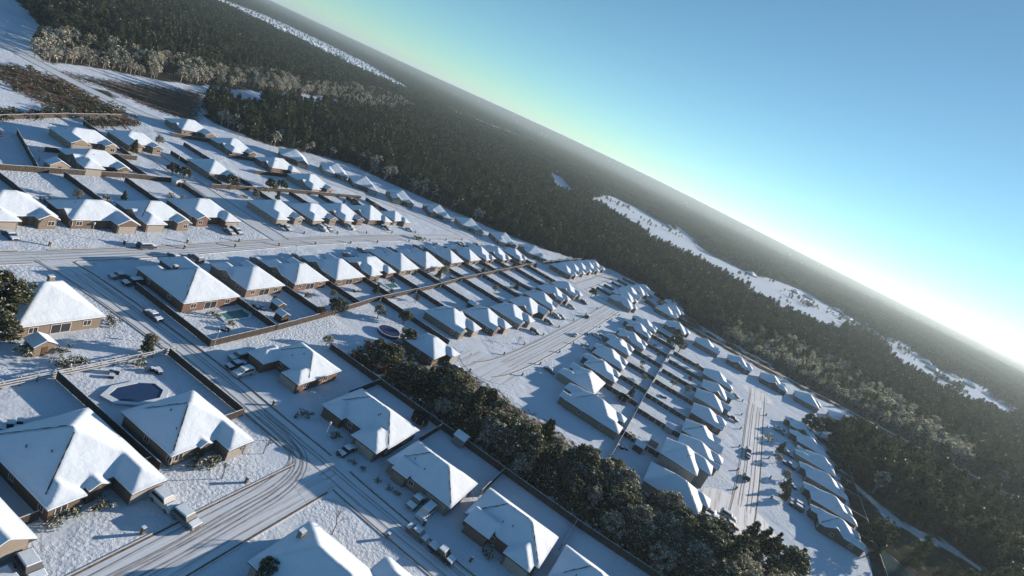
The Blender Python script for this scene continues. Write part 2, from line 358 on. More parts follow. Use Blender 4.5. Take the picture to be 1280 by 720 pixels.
# kerbs with a wet gutter strip, its shadow line painted dark, broken where another street joins
def kerbs():
    kb = MB(); gt = MB()
    for i, (P, w) in enumerate(ROADC):
        for sgn in (-1, 1):
            for d0, d1, mb, h in ((w/2-0.05, w/2+0.30, gt, 0.0), (w/2+0.32, w/2+0.52, kb, 0.13)):
                A = offset(P, sgn*d0); B = offset(P, sgn*d1)
                for k in range(len(P)-1):
                    mid = ((A[k][0]+A[k+1][0])/2, (A[k][1]+A[k+1][1])/2)
                    if any(j != i and float(segdist(np.array([mid[0]]), np.array([mid[1]]), Q)[0]) < w2/2+0.4 for j, (Q, w2) in enumerate(ROADC)): continue
                    q = [A[k], A[k+1], B[k+1], B[k]]
                    if sgn < 0: q = q[::-1]
                    z = 0.062 if h == 0 else h
                    mb.quad([W(*c, z) for c in q])
                    if h: mb.quad([W(*A[k], 0), W(*A[k+1], 0), W(*A[k+1], h), W(*A[k], h)]); mb.quad([W(*B[k], 0), W(*B[k+1], 0), W(*B[k+1], h), W(*B[k], h)])
    struct(link('street_gutter', gt.mesh('street_gutter', M['gutter']))); struct(link('street_kerb', kb.mesh('street_kerb', M['kerb'])))
kerbs()
def corner_fill(name, pts, z):                                     # widened mouths of junctions and turning heads
    mb = MB(); mb.quad([W(*p, z) for p in pts]); me = mb.mesh(name, M['road'])
    at = me.attributes.new('lane', 'FLOAT_VECTOR', 'POINT')
    at.data.foreach_set('vector', np.array([(p[0], p[1]*0.5, 0) for p in pts], np.float32).reshape(-1)); struct(link(name, me))
def arc(cx, cy, r, a0, a1, n=8): return [(cx+r*math.cos(math.radians(a0+(a1-a0)*k/n)), cy+r*math.sin(math.radians(a0+(a1-a0)*k/n))) for k in range(n+1)]
corner_fill('street_corner', [(83, 42)] + arc(78, 36.5, 5, 0, 90) [::-1][:0] + [(83, 52)] + arc(78.0, 55.2, 5, 0, -90) + arc(76, 36.8, 5, 90, 0), 0.048)
corner_fill('street_corner', [(84, 131), (84, 127), (80.5, 127.5), (79, 129.5), (74, 131.2), (95, 131.2), (91.5, 129.8), (89.6, 127)], 0.048)
corner_fill('street_corner', arc(175, -37, 12, 0, 360, 20)[:-1], 0.054)
corner_fill('street_corner', arc(327, -43.5, 9, 0, 360, 18)[:-1], 0.056)
corner_fill('street_corner', arc(167, 50, 10, 0, 360, 20)[:-1], 0.058)

M['slush'] = mat_noise('dark_slush', (0.17, 0.18, 0.195), (0.46, 0.49, 0.53), 0.35)
def ruts():
    mb = MB(); rr_ = random.Random(8)
    def strip(pts, w):
        P = resample(smooth_line(pts, 3), 1.2); A = offset(P, w/2); B = offset(P, -w/2)
        for i in range(len(P)-1):
            f0 = 1.0 if rr_.random() < .93 else .3
            mb.quad([W(*A[i], .074), W(*A[i+1], .074), W(*B[i+1], .074), W(*B[i], .074)][::-1])
    for k in range(6):                                             # cars swinging from the cross street into the lower one
        o = k*1.08+rr_.uniform(-.35, .35); q = rr_.uniform(-1.6, 1.6); strip([(83.8+o*.62, 66+q), (83.6+o*.6, 58), (82.4+o*.55+q*.3, 51.5-o*.3), (76+o*.2, 49.2-o*.7+q*.2), (64, 48.8-o*.72), (54, 48.7-o*.7+q*.35), (44, 48.9-o*.72), (20, 49-o*.72)], .14+.16*rr_.random())
    for o in (85.1, 87.2, 88.0): strip([(o-1.3, 125), (o, 98), (o+.4, 80), (o-.6, 60), (o-1, 46), (o-1.6, 30), (o-1.9, 5)], .2)
    for o in (-1.8, -.6, .9, 1.9): strip([(30, 134.2+o), (80, 134+o), (120, 134.8+o), (150, 137.3+o), (190, 139.6+o), (240, 140.3+o)], .22)
    for o in (-2.2, -.8, 1.1, 2.4): strip([(176, 47+o), (230, 46+o), (300, 46.3+o), (334, 47+o)], .22)
    for o in (-1.9, -.6, 1.2, 2.1): strip([(182, -38.6+o), (220, -40.4+o), (280, -42+o), (304, -43+o)], .25)
    struct(link('wheel_ruts', mb.mesh('wheel_ruts', M['slush'])))
ruts()

# ------------------------------------------------------------------ houses
def union_grid(blocks, step, inset=0.0):
    x0 = min(b[0] for b in blocks); x1 = max(b[1] for b in blocks); y0 = min(b[2] for b in blocks); y1 = max(b[3] for b in blocks)
    nx = int(round((x1-x0)/step)); ny = int(round((y1-y0)/step))
    cx = x0 + (np.arange(nx)+0.5)*step; cy = y0 + (np.arange(ny)+0.5)*step
    X, Y = np.meshgrid(cx, cy, indexing='ij'); ins = np.zeros(X.shape, bool)
    for b in blocks: ins |= (X > b[0]+inset) & (X < b[1]-inset) & (Y > b[2]+inset) & (Y < b[3]-inset)
    return x0, y0, nx, ny, ins
def roof_mesh(blocks, step, wallmat, seed=0, smooth=1):
    """snow-covered hip / gable roof as a height field over the union of rectangular wings"""
    x0, y0, nx, ny, ins = union_grid(blocks, step)
    gx = x0 + np.arange(nx+1)*step; gy = y0 + np.arange(ny+1)*step
    X, Y = np.meshgrid(gx, gy, indexing='ij'); Hh = np.full(X.shape, -1.0)
    for b in blocks:
        dx = np.minimum(X-b[0], b[1]-X); dy = np.minimum(Y-b[2], b[3]-Y); typ = b[5]
        d = np.minimum(dx, dy) if typ == 'hip' else (dx if typ == 'gy' else dy)
        h = b[4] + b[6]*d; h = np.where((dx < -1e-6) | (dy < -1e-6), -1, h); Hh = np.maximum(Hh, h)
    r = np.random.default_rng(seed)
    for _ in range(smooth):                                        # snow softens the valleys and ridges
        pad = np.pad(Hh, 1, mode='edge'); wt = np.pad((Hh > 0).astype(float), 1)
        num = sum((pad*wt)[1+i:1+i+Hh.shape[0], 1+j:1+j+Hh.shape[1]] for i in (-1, 0, 1) for j in (-1, 0, 1))
        den = sum(wt[1+i:1+i+Hh.shape[0], 1+j:1+j+Hh.shape[1]] for i in (-1, 0, 1) for j in (-1, 0, 1))
        Hh = np.where(Hh > 0, (0.35 if step < .4 else .72)*Hh + (0.65 if step < .4 else .28)*num/np.maximum(den, 1), Hh)
    Hh = Hh + 0.10 + 0.03*np.sin(X*1.1+seed)*np.sin(Y*0.9+seed*2)
    eave = min(b[4] for b in blocks)
    v = np.stack([X, Y, Hh], -1).reshape(-1, 3).tolist(); f = []; mi = []; sm = []
    idx = lambda i, j: i*(ny+1)+j
    base = len(v)
    def edge(i0, j0, i1, j1):
        nonlocal v
        a, b = v[idx(i0, j0)], v[idx(i1, j1)]; k = len(v)
        lo = eave - 0.22; tz = (a[2]-0.20, b[2]-0.20)
        v += [(a[0], a[1], a[2]), (b[0], b[1], b[2]), (b[0], b[1], tz[1]), (a[0], a[1], tz[0]), (b[0], b[1], min(lo, tz[1]-.05)), (a[0], a[1], min(lo, tz[0]-.05))]
        f.append((k, k+1, k+2, k+3)); mi.append(0); sm.append(False)
        f.append((k+3, k+2, k+4, k+5)); mi.append(1 if (a[2]+b[2])/2-eave > 0.75 else 2); sm.append(False)
    for i in range(nx):
        for j in range(ny):
            if not ins[i, j]: continue
            a, b, c, d = idx(i, j), idx(i+1, j), idx(i+1, j+1), idx(i, j+1)
            # split the quad along the flatter diagonal so hips stay crisp
            f += ([(a, b, c), (a, c, d)] if abs(v[a][2]-v[c][2]) < abs(v[b][2]-v[d][2]) else [(a, b, d), (b, c, d)]); mi += [0, 0]; sm += [True, True]
            if i == 0 or not ins[i-1, j]: edge(i, j+1, i, j)
            if i == nx-1 or not ins[i+1, j]: edge(i+1, j, i+1, j+1)
            if j == 0 or not ins[i, j-1]: edge(i, j, i+1, j)
            if j == ny-1 or not ins[i, j+1]: edge(i+1, j+1, i, j+1)
            z = eave-0.22; k = len(v)
            if (i == 0 or not ins[i-1, j] or i == nx-1 or not ins[i+1, j] or j == 0 or not ins[i, j-1] or j == ny-1 or not ins[i, j+1]):
                p, q = v[a], v[c]; v += [(p[0], p[1], z), (p[0], q[1], z), (q[0], q[1], z), (q[0], p[1], z)]; f.append((k, k+1, k+2, k+3)); mi.append(2); sm.append(False)
    me = bpy.data.meshes.new('roof'); me.from_pydata(v, [], f)
    for m in (M['snow'], wallmat, M['fascia']): me.materials.append(m)
    me.polygons.foreach_set('material_index', mi); me.polygons.foreach_set('use_smooth', sm); me.update()
    def hq(x, y):
        i = int(np.clip(round((x-x0)/step), 0, nx)); j = int(np.clip(round((y-y0)/step), 0, ny)); return float(Hh[i, j])
    return me, hq
def wall_mesh(blocks, step, mat, inset=0.5):
    x0, y0, nx, ny, ins = union_grid(blocks, step, inset); mb = MB(); ev = min(b[4] for b in blocks)+0.05
    g = lambda i, j: (x0+i*step, y0+j*step)
    def w(a, b): mb.quad([(a[0], a[1], 0), (b[0], b[1], 0), (b[0], b[1], ev), (a[0], a[1], ev)])
    for i in range(nx):                                            # long runs merged along each grid line
        for sgn in (0, 1):
            run = None
            for j in range(ny+1):
                e = j < ny and ins[i, j] and (i+2*sgn-1 < 0 or i+2*sgn-1 >= nx or not ins[i+2*sgn-1, j])
                if e and run is None: run = j
                if not e and run is not None:
                    A, B = g(i+sgn, run), g(i+sgn, j); w(B, A) if sgn == 0 else w(A, B); run = None
    for j in range(ny):
        for sgn in (0, 1):
            run = None
            for i in range(nx+1):
                e = i < nx and ins[i, j] and (j+2*sgn-1 < 0 or j+2*sgn-1 >= ny or not ins[i, j+2*sgn-1])
                if e and run is None: run = i
                if not e and run is not None:
                    A, B = g(run, j+sgn), g(i, j+sgn); w(A, B) if sgn == 0 else w(B, A); run = None
    return mb.mesh('wall', mat), (x0, y0, nx, ny, ins)
_shared = {}
def shared(key, fn):
    if key not in _shared: _shared[key] = fn()
    return _shared[key]
def win_me(w, h):
    def f():
        mb = MB(); t = 0.1
        mb.box(-w/2, w/2, -0.06, 0.05, 0, t); mb.box(-w/2, w/2, -0.06, 0.05, h-t, h); mb.box(-w/2, -w/2+t, -0.06, 0.05, t, h-t); mb.box(w/2-t, w/2, -0.06, 0.05, t, h-t)
        mb.box(-0.04, 0.04, -0.05, 0.04, t, h-t); return mb.mesh('window', M['frame'])
    def p():
        mb = MB(); mb.box(-w/2+.1, w/2-.1, -0.02, 0.03, .1, h-.1); return mb.mesh('pane', M['glass'])
    return shared(('w', w, h), f), shared(('p', w, h), p)
def garage_me():
    def f():
        mb = MB()
        for k in range(4): mb.box(-2.4, 2.4, -0.06 - 0.012*(k % 2), 0.04, 0.05+k*0.53, 0.05+k*0.53+0.50)
        return mb.mesh('garage_door', M['garage'])
    return shared('garage', f)
def door_me():
    def f():
        mb = MB(); mb.box(-0.5, 0.5, -0.07, 0.04, 0, 2.1); mb.box(-0.62, -0.5, -0.09, 0.04, 0, 2.2, 0); mb.box(0.5, 0.62, -0.09, 0.04, 0, 2.2); return mb.mesh('front_door', M['door'])
    return shared('door', f)
WALLNAME = ['red brick', 'tan brick', 'brown brick', 'cream brick']
HOUSES = []
def house(label, s0, s1, t0, t1, front='-t', wall=0, blocks=None, step=0.5, ev=2.8, pitch=0.60, group=None, near=False, chimney=None, rot=0.0, variant=0, wallmat=None, cat='house', ridge_caps=False, upper=False):
    rnd = random.Random(int(s0*7+t0*13+900)); rd = lambda a: round(a*2)/2
    cs, ct = (s0+s1)/2, (t0+t1)/2; w, d = rd(s1-s0), rd(t1-t0); wm = wallmat or M['brick'][wall]
    if blocks is None:
        x0, x1, y0, y1 = -w/2, w/2, -d/2, d/2; x0, y0 = rd(x0), rd(y0); x1, y1 = x0+w, y0+d
        fy = -1 if front == '-t' else 1; g = rd(min(6.5, w*0.44)); pr = 3.0 if variant != 2 else 2.0
        gs = 1 if variant % 2 == 0 else -1
        bl = [(x0, x1, y0+(pr if fy < 0 else 0), y1-(pr if fy > 0 else 0), ev, 'hip', pitch)]
        ga, gb = (x1-g, x1) if gs > 0 else (x0, x0+g)
        bl.append((ga, gb, y0, 0, ev, 'hip' if variant % 3 else 'gy', pitch) if fy < 0 else (ga, gb, 0, y1, ev, 'hip', pitch))
        if variant in (1, 3, 4):                                   # second, smaller front gable or a rear wing
            e = rd(w*0.30); a = x0+0.5 if gs > 0 else x1-0.5-e
            bl.append((a, a+e, y0+1.0, 0, ev, 'gy', pitch) if fy < 0 else (a, a+e, 0, y1-1.0, ev, 'gy', pitch))
        if front == '+t' and variant in (0, 2, 4):                 # patio notch at the back
            b0 = bl[0]; bl[0] = (b0[0], b0[1], b0[2]+2.5, b0[3], ev, 'hip', pitch); n0 = rd(w*0.42)
            bl.append((b0[0], b0[0]+n0, b0[2], b0[3]-1.0, ev, 'hip', pitch))
            bl.append((b0[1]-rd(w*0.34), b0[1], b0[2]+0.5, b0[3]-1.0, ev, 'hip', pitch))
        if rnd.random() < .5 and d > 13:                            # cross gable over the side
            yc = rd(y0+d*rnd.uniform(.42, .62)); gw = 2.5 if rnd.random() < .5 else 3.0
            if rnd.random() < .75: bl.append((x0, 0.0, yc-gw, yc+gw, ev, 'gx', pitch*1.05))
            else: bl.append((0.0, x1, yc-gw, yc+gw, ev, 'gx', pitch*1.05))
    else:
        bl = [(a-cs, b-cs, c-ct, e-ct, ev_, ty, pi_) for (a, b, c, e, ev_, ty, pi_) in blocks]
        bx0 = min(b[0] for b in bl); by0 = min(b[2] for b in bl)
        bl = [(bx0+round((b[0]-bx0)/step)*step, bx0+round((b[1]-bx0)/step)*step, by0+round((b[2]-by0)/step)*step, by0+round((b[3]-by0)/step)*step, *b[4:]) for b in bl]
    root = empty('house', W(cs, ct), GA+rot, label, cat, group)
    rme, hq = roof_mesh(bl, step, wm, int(s0+t0) % 17, 2 if near else 1)
    roof = link('roof', rme, root)
    wme, (gx0, gy0, nx, ny, ins) = wall_mesh(bl, step, wm); link('wall', wme, root)
    # openings on the outermost wall of each side
    def face_y(x, sg):                                             # y of the outer wall at x looking from -y (sg=-1) or +y
        i = int((x-gx0)/step)
        if i < 0 or i >= nx: return None
        js = np.nonzero(ins[i])[0]
        return None if len(js) == 0 else gy0 + (js[0] if sg < 0 else js[-1]+1)*step
    def face_x(y, sg):
        j = int((y-gy0)/step)
        if j < 0 or j >= ny: return None
        js = np.nonzero(ins[:, j])[0]
        return None if len(js) == 0 else gx0 + (js[0] if sg < 0 else js[-1]+1)*step
    def put_win(x, y, rz, w_=1.6, h_=1.3, z=0.9):
        fm, pm = win_me(w_, h_); o = link('window', fm, root, (x, y, z), rz); link('pane', pm, o)
    X0, X1 = gx0, gx0+nx*step; Y0, Y1 = gy0, gy0+ny*step
    fs = -1 if front == '-t' else 1
    if front in ('-t', '+t'):
        gb = bl[1] if len(bl) > 1 else bl[0]; gxc = (gb[0]+gb[1])/2; y = face_y(gxc, fs)
        if y is not None and gb[1]-gb[0] > 5.2: link('garage_door', garage_me(), root, (gxc, y, 0), 0 if fs < 0 else PI)
        xd = (X0+X1)/2 - (gxc-(X0+X1)/2)*0.25; y = face_y(xd, fs)
        if y is not None: link('front_door', door_me(), root, (xd, y, 0), 0 if fs < 0 else PI)
        for q in (0.14, 0.86):
            x = X0+(X1-X0)*q
            if abs(x-gxc) > 3.4:
                y = face_y(x, fs)
                if y is not None: put_win(x, y, 0 if fs < 0 else PI)
        for q, ww, hh, zz in ((0.2, 1.6, 1.3, 0.9), (0.5, 3.6, 2.1, 0.1), (0.8, 1.6, 1.3, 0.9)):
            x = X0+(X1-X0)*q; y = face_y(x, -fs)
            if y is not None: put_win(x, y, PI if fs < 0 else 0, ww, hh, zz)
    for q in (0.25, 0.6):
        y = Y0+(Y1-Y0)*q; x = face_x(y, -1)
        if x is not None: put_win(x, y, -PI/2, 1.2, 1.2)
    if front == '-s':
        y = Y0+(Y1-Y0)*0.12; x = face_x(y, -1)
        if x is not None: link('garage_door', garage_me(), root, (x, y+1.6, 0), -PI/2)
        for q in (0.3, 0.7):
            x = X0+(X1-X0)*q; y = face_y(x, -1)
            if y is not None: put_win(x, y, 0)
    if chimney:
        cx, cy = chimney[0]-cs, chimney[1]-ct; mb = MB(); zt = hq(cx, cy)+1.0
        mb.box(cx-.5, cx+.5, cy-.4, cy+.4, 2.9, zt); mb.box(cx-.6, cx+.6, cy-.5, cy+.5, zt, zt+.12, 0); mb.box(cx-.5, cx+.5, cy-.4, cy+.4, zt+.121, zt+.3, 1)
        link('chimney', mb.mesh('chimney', [wm, M['snowcap']]), roof)
    if ridge_caps or rnd.random() < .45:                                                 # melted dark lines along hips and ridge of the main wing
        b = bl[0]; hw = min(b[1]-b[0], b[3]-b[2])/2
        if b[1]-b[0] <= b[3]-b[2]: r0, r1 = ((b[0]+b[1])/2, b[2]+hw), ((b[0]+b[1])/2, b[3]-hw)
        else: r0, r1 = (b[0]+hw, (b[2]+b[3])/2), (b[1]-hw, (b[2]+b[3])/2)
        lines = [(r0, r1), ((b[0], b[3]), r1 if b[1]-b[0] <= b[3]-b[2] else r0), ((b[0], b[2]), r0)]
        if not ridge_caps: lines = rnd.sample(lines, rnd.choice([1, 2]))
        for A, B in lines:
            L = math.dist(A, B)
            if L < 1: continue
            a0, a1 = (0.1, 0.95) if rnd.random() < 0.6 else (0.35, 0.98); n = max(2, int(L/0.5)); mb = MB(); nxn = (-(B[1]-A[1])/L, (B[0]-A[0])/L)
            prev = None
            for k in range(n+1):
                u = a0+(a1-a0)*k/n; x = A[0]+(B[0]-A[0])*u; y = A[1]+(B[1]-A[1])*u; ww = 0.05+0.09*rnd.random()
                # sample the snow surface either side so that the strip rides just above it
                z = max(hq(x+dx_, y+dy_) for dx_ in (-.13, .13) for dy_ in (-.13, .13))+0.05
                cur = ((x-nxn[0]*ww, y-nxn[1]*ww, z), (x+nxn[0]*ww, y+nxn[1]*ww, z))
                if prev: mb.quad([prev[0], cur[0], cur[1], prev[1]])
                prev = cur
            link('ridge_cap', mb.mesh('ridge_cap', M['shingle']), roof)
    # vent pipes on the roof
    if near or rnd.random() < 0.5:
        def vp():
            mb = MB(); mb.tube((0, 0, -0.3), (0, 0, 0.45), 0.09, n=6); return mb.mesh('vent_pipe', M['fascia'])
        for q in range(2 if near else 1):
            b = bl[0]; x = b[0]+(b[1]-b[0])*rnd.uniform(.15, .4); y = b[2]+(b[3]-b[2])*rnd.uniform(.25, .75)
            link('vent_pipe', shared('vp', vp), roof, (x, y, hq(x, y)))
    HOUSES.append((s0, s1, t0, t1)); return root

hip = lambda a, b, c, d, e=2.8, p=0.6: (a, b, c, d, e, 'hip', p)
gy = lambda a, b, c, d, e=2.8, p=0.6: (a, b, c, d, e, 'gy', p)
# --- foreground houses, each with its own plan
house('large brown brick house with a double dormer gable, two snowy cars at its side drive', 44, 59, 56.5, 77, '-t', 2, [hip(44, 59, 61, 77, 2.8, .58), hip(53.5, 59, 56.5, 67), gy(49.5, 52.5, 60, 66), hip(44, 49, 59.5, 68)], 0.25, near=True, ridge_caps=True)
house('tan brick house beside the kidney swimming pool, garage wing towards the lower street', 62.5, 76.5, 57, 74, '-t', 1, [hip(62.5, 76.5, 60.5, 74), hip(71, 76.5, 57, 67), gy(67.5, 70, 60, 65)], 0.25, near=True, ridge_caps=True)
house('cream brick house cut by the left edge, a snowy car before its garage', 27, 41, 56, 75, '-t', 3, [hip(27, 41, 60, 75), gy(34.5, 41, 56, 67), gy(29, 32, 59.5, 65)], 0.25, near=True)
house('wide hip-roofed tan house with a long rear patio, big tree at its left', 61, 77, 102.5, 118, '+t', 1, [hip(61, 77, 102.5, 118, 2.8, .62), hip(61, 68, 104, 122)], 0.25, near=True, chimney=(71.5, 113))
house('red brick corner house with the teal pool in its fenced yard', 95.5, 112, 103.5, 126, '+t', 0, [hip(95.5, 112, 103.5, 119.5), hip(104, 112, 112, 126), hip(95.5, 102, 112, 122)], 0.25, near=True, ridge_caps=True, chimney=(104, 119))
house('L-shaped brown brick house by the cross street, topmost of the four beside it', 95.5, 111.5, 66.5, 81.5, '-s', 0, [hip(100, 111.5, 66.5, 80), hip(95.5, 104, 76, 81.5), hip(97, 104, 66.5, 72)], 0.25, near=True, ridge_caps=True)
house('brown house with a deep entrance notch, black trampoline behind it', 94.5, 110.5, 41, 59, '-s', 2, [hip(98, 110.5, 41, 59), hip(94.5, 103, 41.5, 48.5), hip(96.5, 103, 53, 59)], 0.25, near=True, ridge_caps=True)
house('hip-roofed house with a white van and pickup parked on its front drive', 95, 107, 22.5, 39, '-s', 1, [hip(95, 107, 22.5, 39), gy(94, 100, 33, 37)], 0.25, near=True, ridge_caps=True)
house('complex gabled house between two side fences, front path cleared, backing the tree belt', 94, 108.5, 2.5, 20, '-s', 0, [hip(96.5, 108.5, 2.5, 20), hip(94, 102, 3.5, 9.5), gy(94.5, 101, 13, 19)], 0.25, near=True, ridge_caps=True)
house('house cut by the bottom edge, right of the complex gabled one', 95, 108, -14, 0.5, '-s', 3, [hip(96, 108, -14, 0.5), hip(94.5, 101, -13, -7)], 0.25, near=True, ridge_caps=True)
house('corner house at the bottom edge with a bright roof facing the wide snowy lawn', 58, 76, 17, 37, '-s', 3, [hip(58, 71, 17.5, 37.0, 2.8, .60), hip(68, 75.5, 14, 24)], 0.25, near=True, chimney=(66, 35))

ORD = ['first', 'second', 'third', 'fourth', 'fifth', 'sixth', 'seventh', 'eighth', 'ninth', 'tenth', 'eleventh', 'twelfth', 'thirteenth']
def row(data, where, front, group, walls=None, pitch=.6, rot=0, cars=0, cx=0.72, cart=0, kind='house'):
    out = []
    for i, (s0, s1, t0, t1) in enumerate(data):
        wl = walls[i % len(walls)] if walls else (i*7+int(t0)) % 4
        v = (i*5+int(abs(t0))+i//3) % 5
        house(f'{WALLNAME[wl]} snow-roofed house, {ORD[i]} {where}', s0, s1, t0, t1, front, wl, group=group, variant=v, pitch=pitch + .04*((i*3) % 3-1), rot=rot)
        out.append((s0, s1, t0, t1, v))
    return out
R = {}
R['B'] = row([(116.5,130.5,106.5,122),(134.5,149.5,106.5,122),(153.2,168.7,106,123),(171.5,188,106,122),(192.5,206.5,107.5,125),(211,227,107,124),(236.5,249,109,126),(256,268.5,109,126),(273,286,108,126),(291.5,305,106.5,124),(312,325,104,120)],
    'right of the corner house below main street', '+t', 'houses on the near side of the main street', [1, 0, 2, 0, 1, 3, 2])
R['N1'] = row([(77,93,146.5,163),(95,111.5,145,160),(114,130,146,161.5),(133,150,148.5,165)], 'from the left above main street', '-t', 'houses on the upper side of the main street', [1, 2, 1, 0])
R['N5'] = row([(168.5,184.5,151,168),(188,205,151,167),(208,224,151.5,169),(228,244.5,151.5,169),(249,261,151,164)], 'right of side street above main street', '-t', 'houses right of the side street', [3, 1, 0, 2])
R['N2'] = row([(119.5,136,186,201),(128,145.5,208,222),(151.5,167,213.5,228)], 'from below, beyond the upper-left boundary fence', '-t', 'houses at the upper left', [2, 3, 1])
R['N3'] = row([(171,184,190,207),(223.5,241,186.5,204),(219.5,237,207.5,222),(208,224.5,225,242),(198,215,244.5,261)], 'upwards between side street and forest', '-t', 'houses between side street and forest', [1, 3, 0, 2])
R['C'] = row([(144.5,157.5,57,70),(171,186,64,81),(190.5,205,59.5,76),(212,227,58,74),(233,248.5,59,75),(255.5,268.5,60,77),(278,291,62,79),(301,314,62,79)], 'from the tree belt above middle street', '-t', 'houses on the upper side of the middle street', [2, 1, 0, 3])
R['D1'] = row([(172,187,4,27),(189.5,206,18,33),(212,225,15.5,32.5),(231,245,16.5,33),(254,269,19,34),(277,290,16,33),(303,316,18,35),(322,334,18,34)], 'from the tree belt below middle street', '+t', 'houses on the lower side of the middle street', [1, 3, 2, 0])
R['D2'] = row([(154,168,-27,-8),(190.5,203,-29,-13),(206.5,220,-28,-13),(230,243,-28.5,-14),(252,265,-29,-13),(272,285,-29.5,-14),(295,308,-29,-13)], 'from the tree belt left of east street', '-t', 'houses on the left side of the east street', [3, 2, 1, 0])
house('grey two-storey house above the single-storey roofs near the east street turning head', 170.5, 184.5, -25, -9, '-t', 2, [hip(170.5, 184.5, -21, -9, 5.6, .62), hip(177, 184.5, -25, -14, 5.6, .62)], 0.5, near=True, wallmat=M['grey_siding'])
R['E'] = row([(199.5,211,-77,-60),(216,228,-77,-59),(236,248,-77,-59),(255,267,-75,-58),(274,286,-74,-57),(293,304,-71,-56)], 'up the right side of east street', '+t', 'houses on the right side of the east street', [2, 0, 1, 3])
R['Q'] = row([(356,371,2,18),(355,369,-18,-2),(356,370,-39,-23),(356,371,-60,-44),(358,373,-81,-65),(357,371,-101,-85)], 'from the top in the row backing onto the muddy track', '-t', 'houses backing onto the muddy track', [2, 1, 0])
R['K'] = row([(344,356,79,96),(362,374,79,96),(379,391,79,96),(397,409,78,95),(414,426,78,94),(344.5,357,36,54),(364,377,40,57),(384,400,41,57),(406,419,40,56),(425,438,38,54)], 'about the upper lane next to the forest', '-t', 'houses about the upper lane', [0, 3, 1, 2])
R['K2'] = row([(388,402,14,30),(408,421,12,28),(428,441,14,30),(384,397,66-4,66+8)][:3], 'below the upper lane by the track start', '-t', 'houses below the upper lane', [2, 1])
# row along the perimeter street, turned to face it
PR = [(256,233),(275,219),(283,203),(299,186),(315,168),(327,150),(340,130),(351,112)]
for i, (s, t) in enumerate(PR):
    house(f'{WALLNAME[(i*3) % 4]} snow-roofed house, {ORD[i]} from the upper end of the forest-edge row', s-7.5, s+7.5, t-8.5, t+8.5, '-t', (i*3) % 4, group='houses along the forest edge', variant=i % 5, rot=math.radians(-38))

# ------------------------------------------------------------------ fences
def panel_me(L):
    def f():
        mb = MB(); n = 5
        for k in range(n): mb.box(k*L/n+0.01, (k+1)*L/n-0.01, -0.02-0.012*(k % 2), 0.03, 0.03, 1.8)
        mb.box(0, L, 0.032, 0.07, 0.4, 0.5); mb.box(0, L, 0.032, 0.07, 1.4, 1.5); mb.box(0.0, L, -0.05, 0.06, 1.802, 1.85, 1)
        return mb.mesh('fence_panel', [M['fence'], M['snowcap']])
    return shared(('panel', round(L, 1)), f)
def post_me():
    def f():
        mb = MB(); mb.box(-.06, .06, -.06, .06, 0, 1.86); return mb.mesh('fence_post', M['fence'])
    return shared('post', f)
def fence(pts, label, group='wooden privacy fences between the yards', parts=None):
    p0 = W(*pts[0]); root = empty('fence', p0, 0, label, 'fence', group)
    far = min(math.hypot(*W(*p)[:2]) for p in pts) > 135
    if far:                                                        # far off: whole run in one mesh, boards are below a pixel there
        root2 = None; mb = MB()
        for a, b in zip(pts[:-1], pts[1:]):
            A, B = W(*a)-p0, W(*b)-p0; d = (B-A).normalized(); n = Vector((-d.y, d.x, 0))*0.04; L = (B-A).length; k = max(1, int(L/2.4))
            for i in range(k):
                P, Q = A+(B-A)*(i/k)+d*0.02, A+(B-A)*((i+1)/k)-d*0.02; h = 1.8+0.05*math.sin(i*2.3+a[0])
                for z0, z1, nn, mi in ((0, h, n, 0), (h+.002, h+.06, n*1.3, 1)):
                    c = [P-nn, Q-nn, Q+nn, P+nn]; lo = [x+Vector((0, 0, z0)) for x in c]; hi = [x+Vector((0, 0, z1)) for x in c]
                    mb.quad(hi, mi); mb.quad([lo[0], lo[1], hi[1], hi[0]], mi); mb.quad([lo[2], lo[3], hi[3], hi[2]], mi)
                    mb.quad([lo[1], lo[2], hi[2], hi[1]], mi); mb.quad([lo[3], lo[0], hi[0], hi[3]], mi)
        me = mb.mesh('fence', [M['fence'], M['snowcap']]); bpy.data.objects.remove(root)
        return tag(link('fence', me, None, p0), label, 'fence', group)
    for a, b in zip(pts[:-1], pts[1:]):
        A, B = W(*a)-p0, W(*b)-p0; L = (B-A).length; k = max(1, int(round(L/2.4))); rz = math.atan2(B.y-A.y, B.x-A.x)
        for i in range(k):
            q = A+(B-A)*(i/k); link('fence_panel', panel_me(L/k), root, q, rz); link('fence_post', post_me(), root, q, rz)
    link('fence_post', post_me(), root, W(*pts[-1])-p0)
    return root
# near yards
fence([(40.5, 89.2), (40.5, 72)], 'brown yard fence at the left edge, left of the dormered house')
fence([(61.2, 89.3), (61.3, 61)], 'long brown fence between the dormered house and the pool house')
fence([(82.6, 89.4), (82.4, 66.2), (77.5, 66.2)], 'brown fence beside the cross street enclosing the yard of the kidney pool')
fence([(41.5, 61), (44, 61)], 'short gate fence left of the dormered house')
fence([(59, 63), (61, 63)], 'short gate fence right of the dormered house')
fence([(92.6, 116.5), (92.6, 89.3), (112.5, 90.1)], 'brown corner fence round the yard with the teal pool')
fence([(112.8, 106), (113, 90.3)], 'side fence right of the teal pool yard')
fence([(120.8, 78), (120.6, 40), (120.3, 0), (121.5, -20), (126, -34)], 'long rear fence between the bottom houses and the tree belt')
fence([(108.5, 60.5), (120.6, 60.5)], 'side fence above the trampoline yard', parts=1)
fence([(107.5, 21.2), (120.3, 21.2)], 'broad fence between the complex gabled house and the hip-roofed one', parts=1)
fence([(109, 1.2), (120.3, 1.2)], 'side fence in front of the bottom-edge house', parts=1)
fence([(110, 40), (120.6, 40.0)], 'side fence between trampoline yard and hip-roofed house')
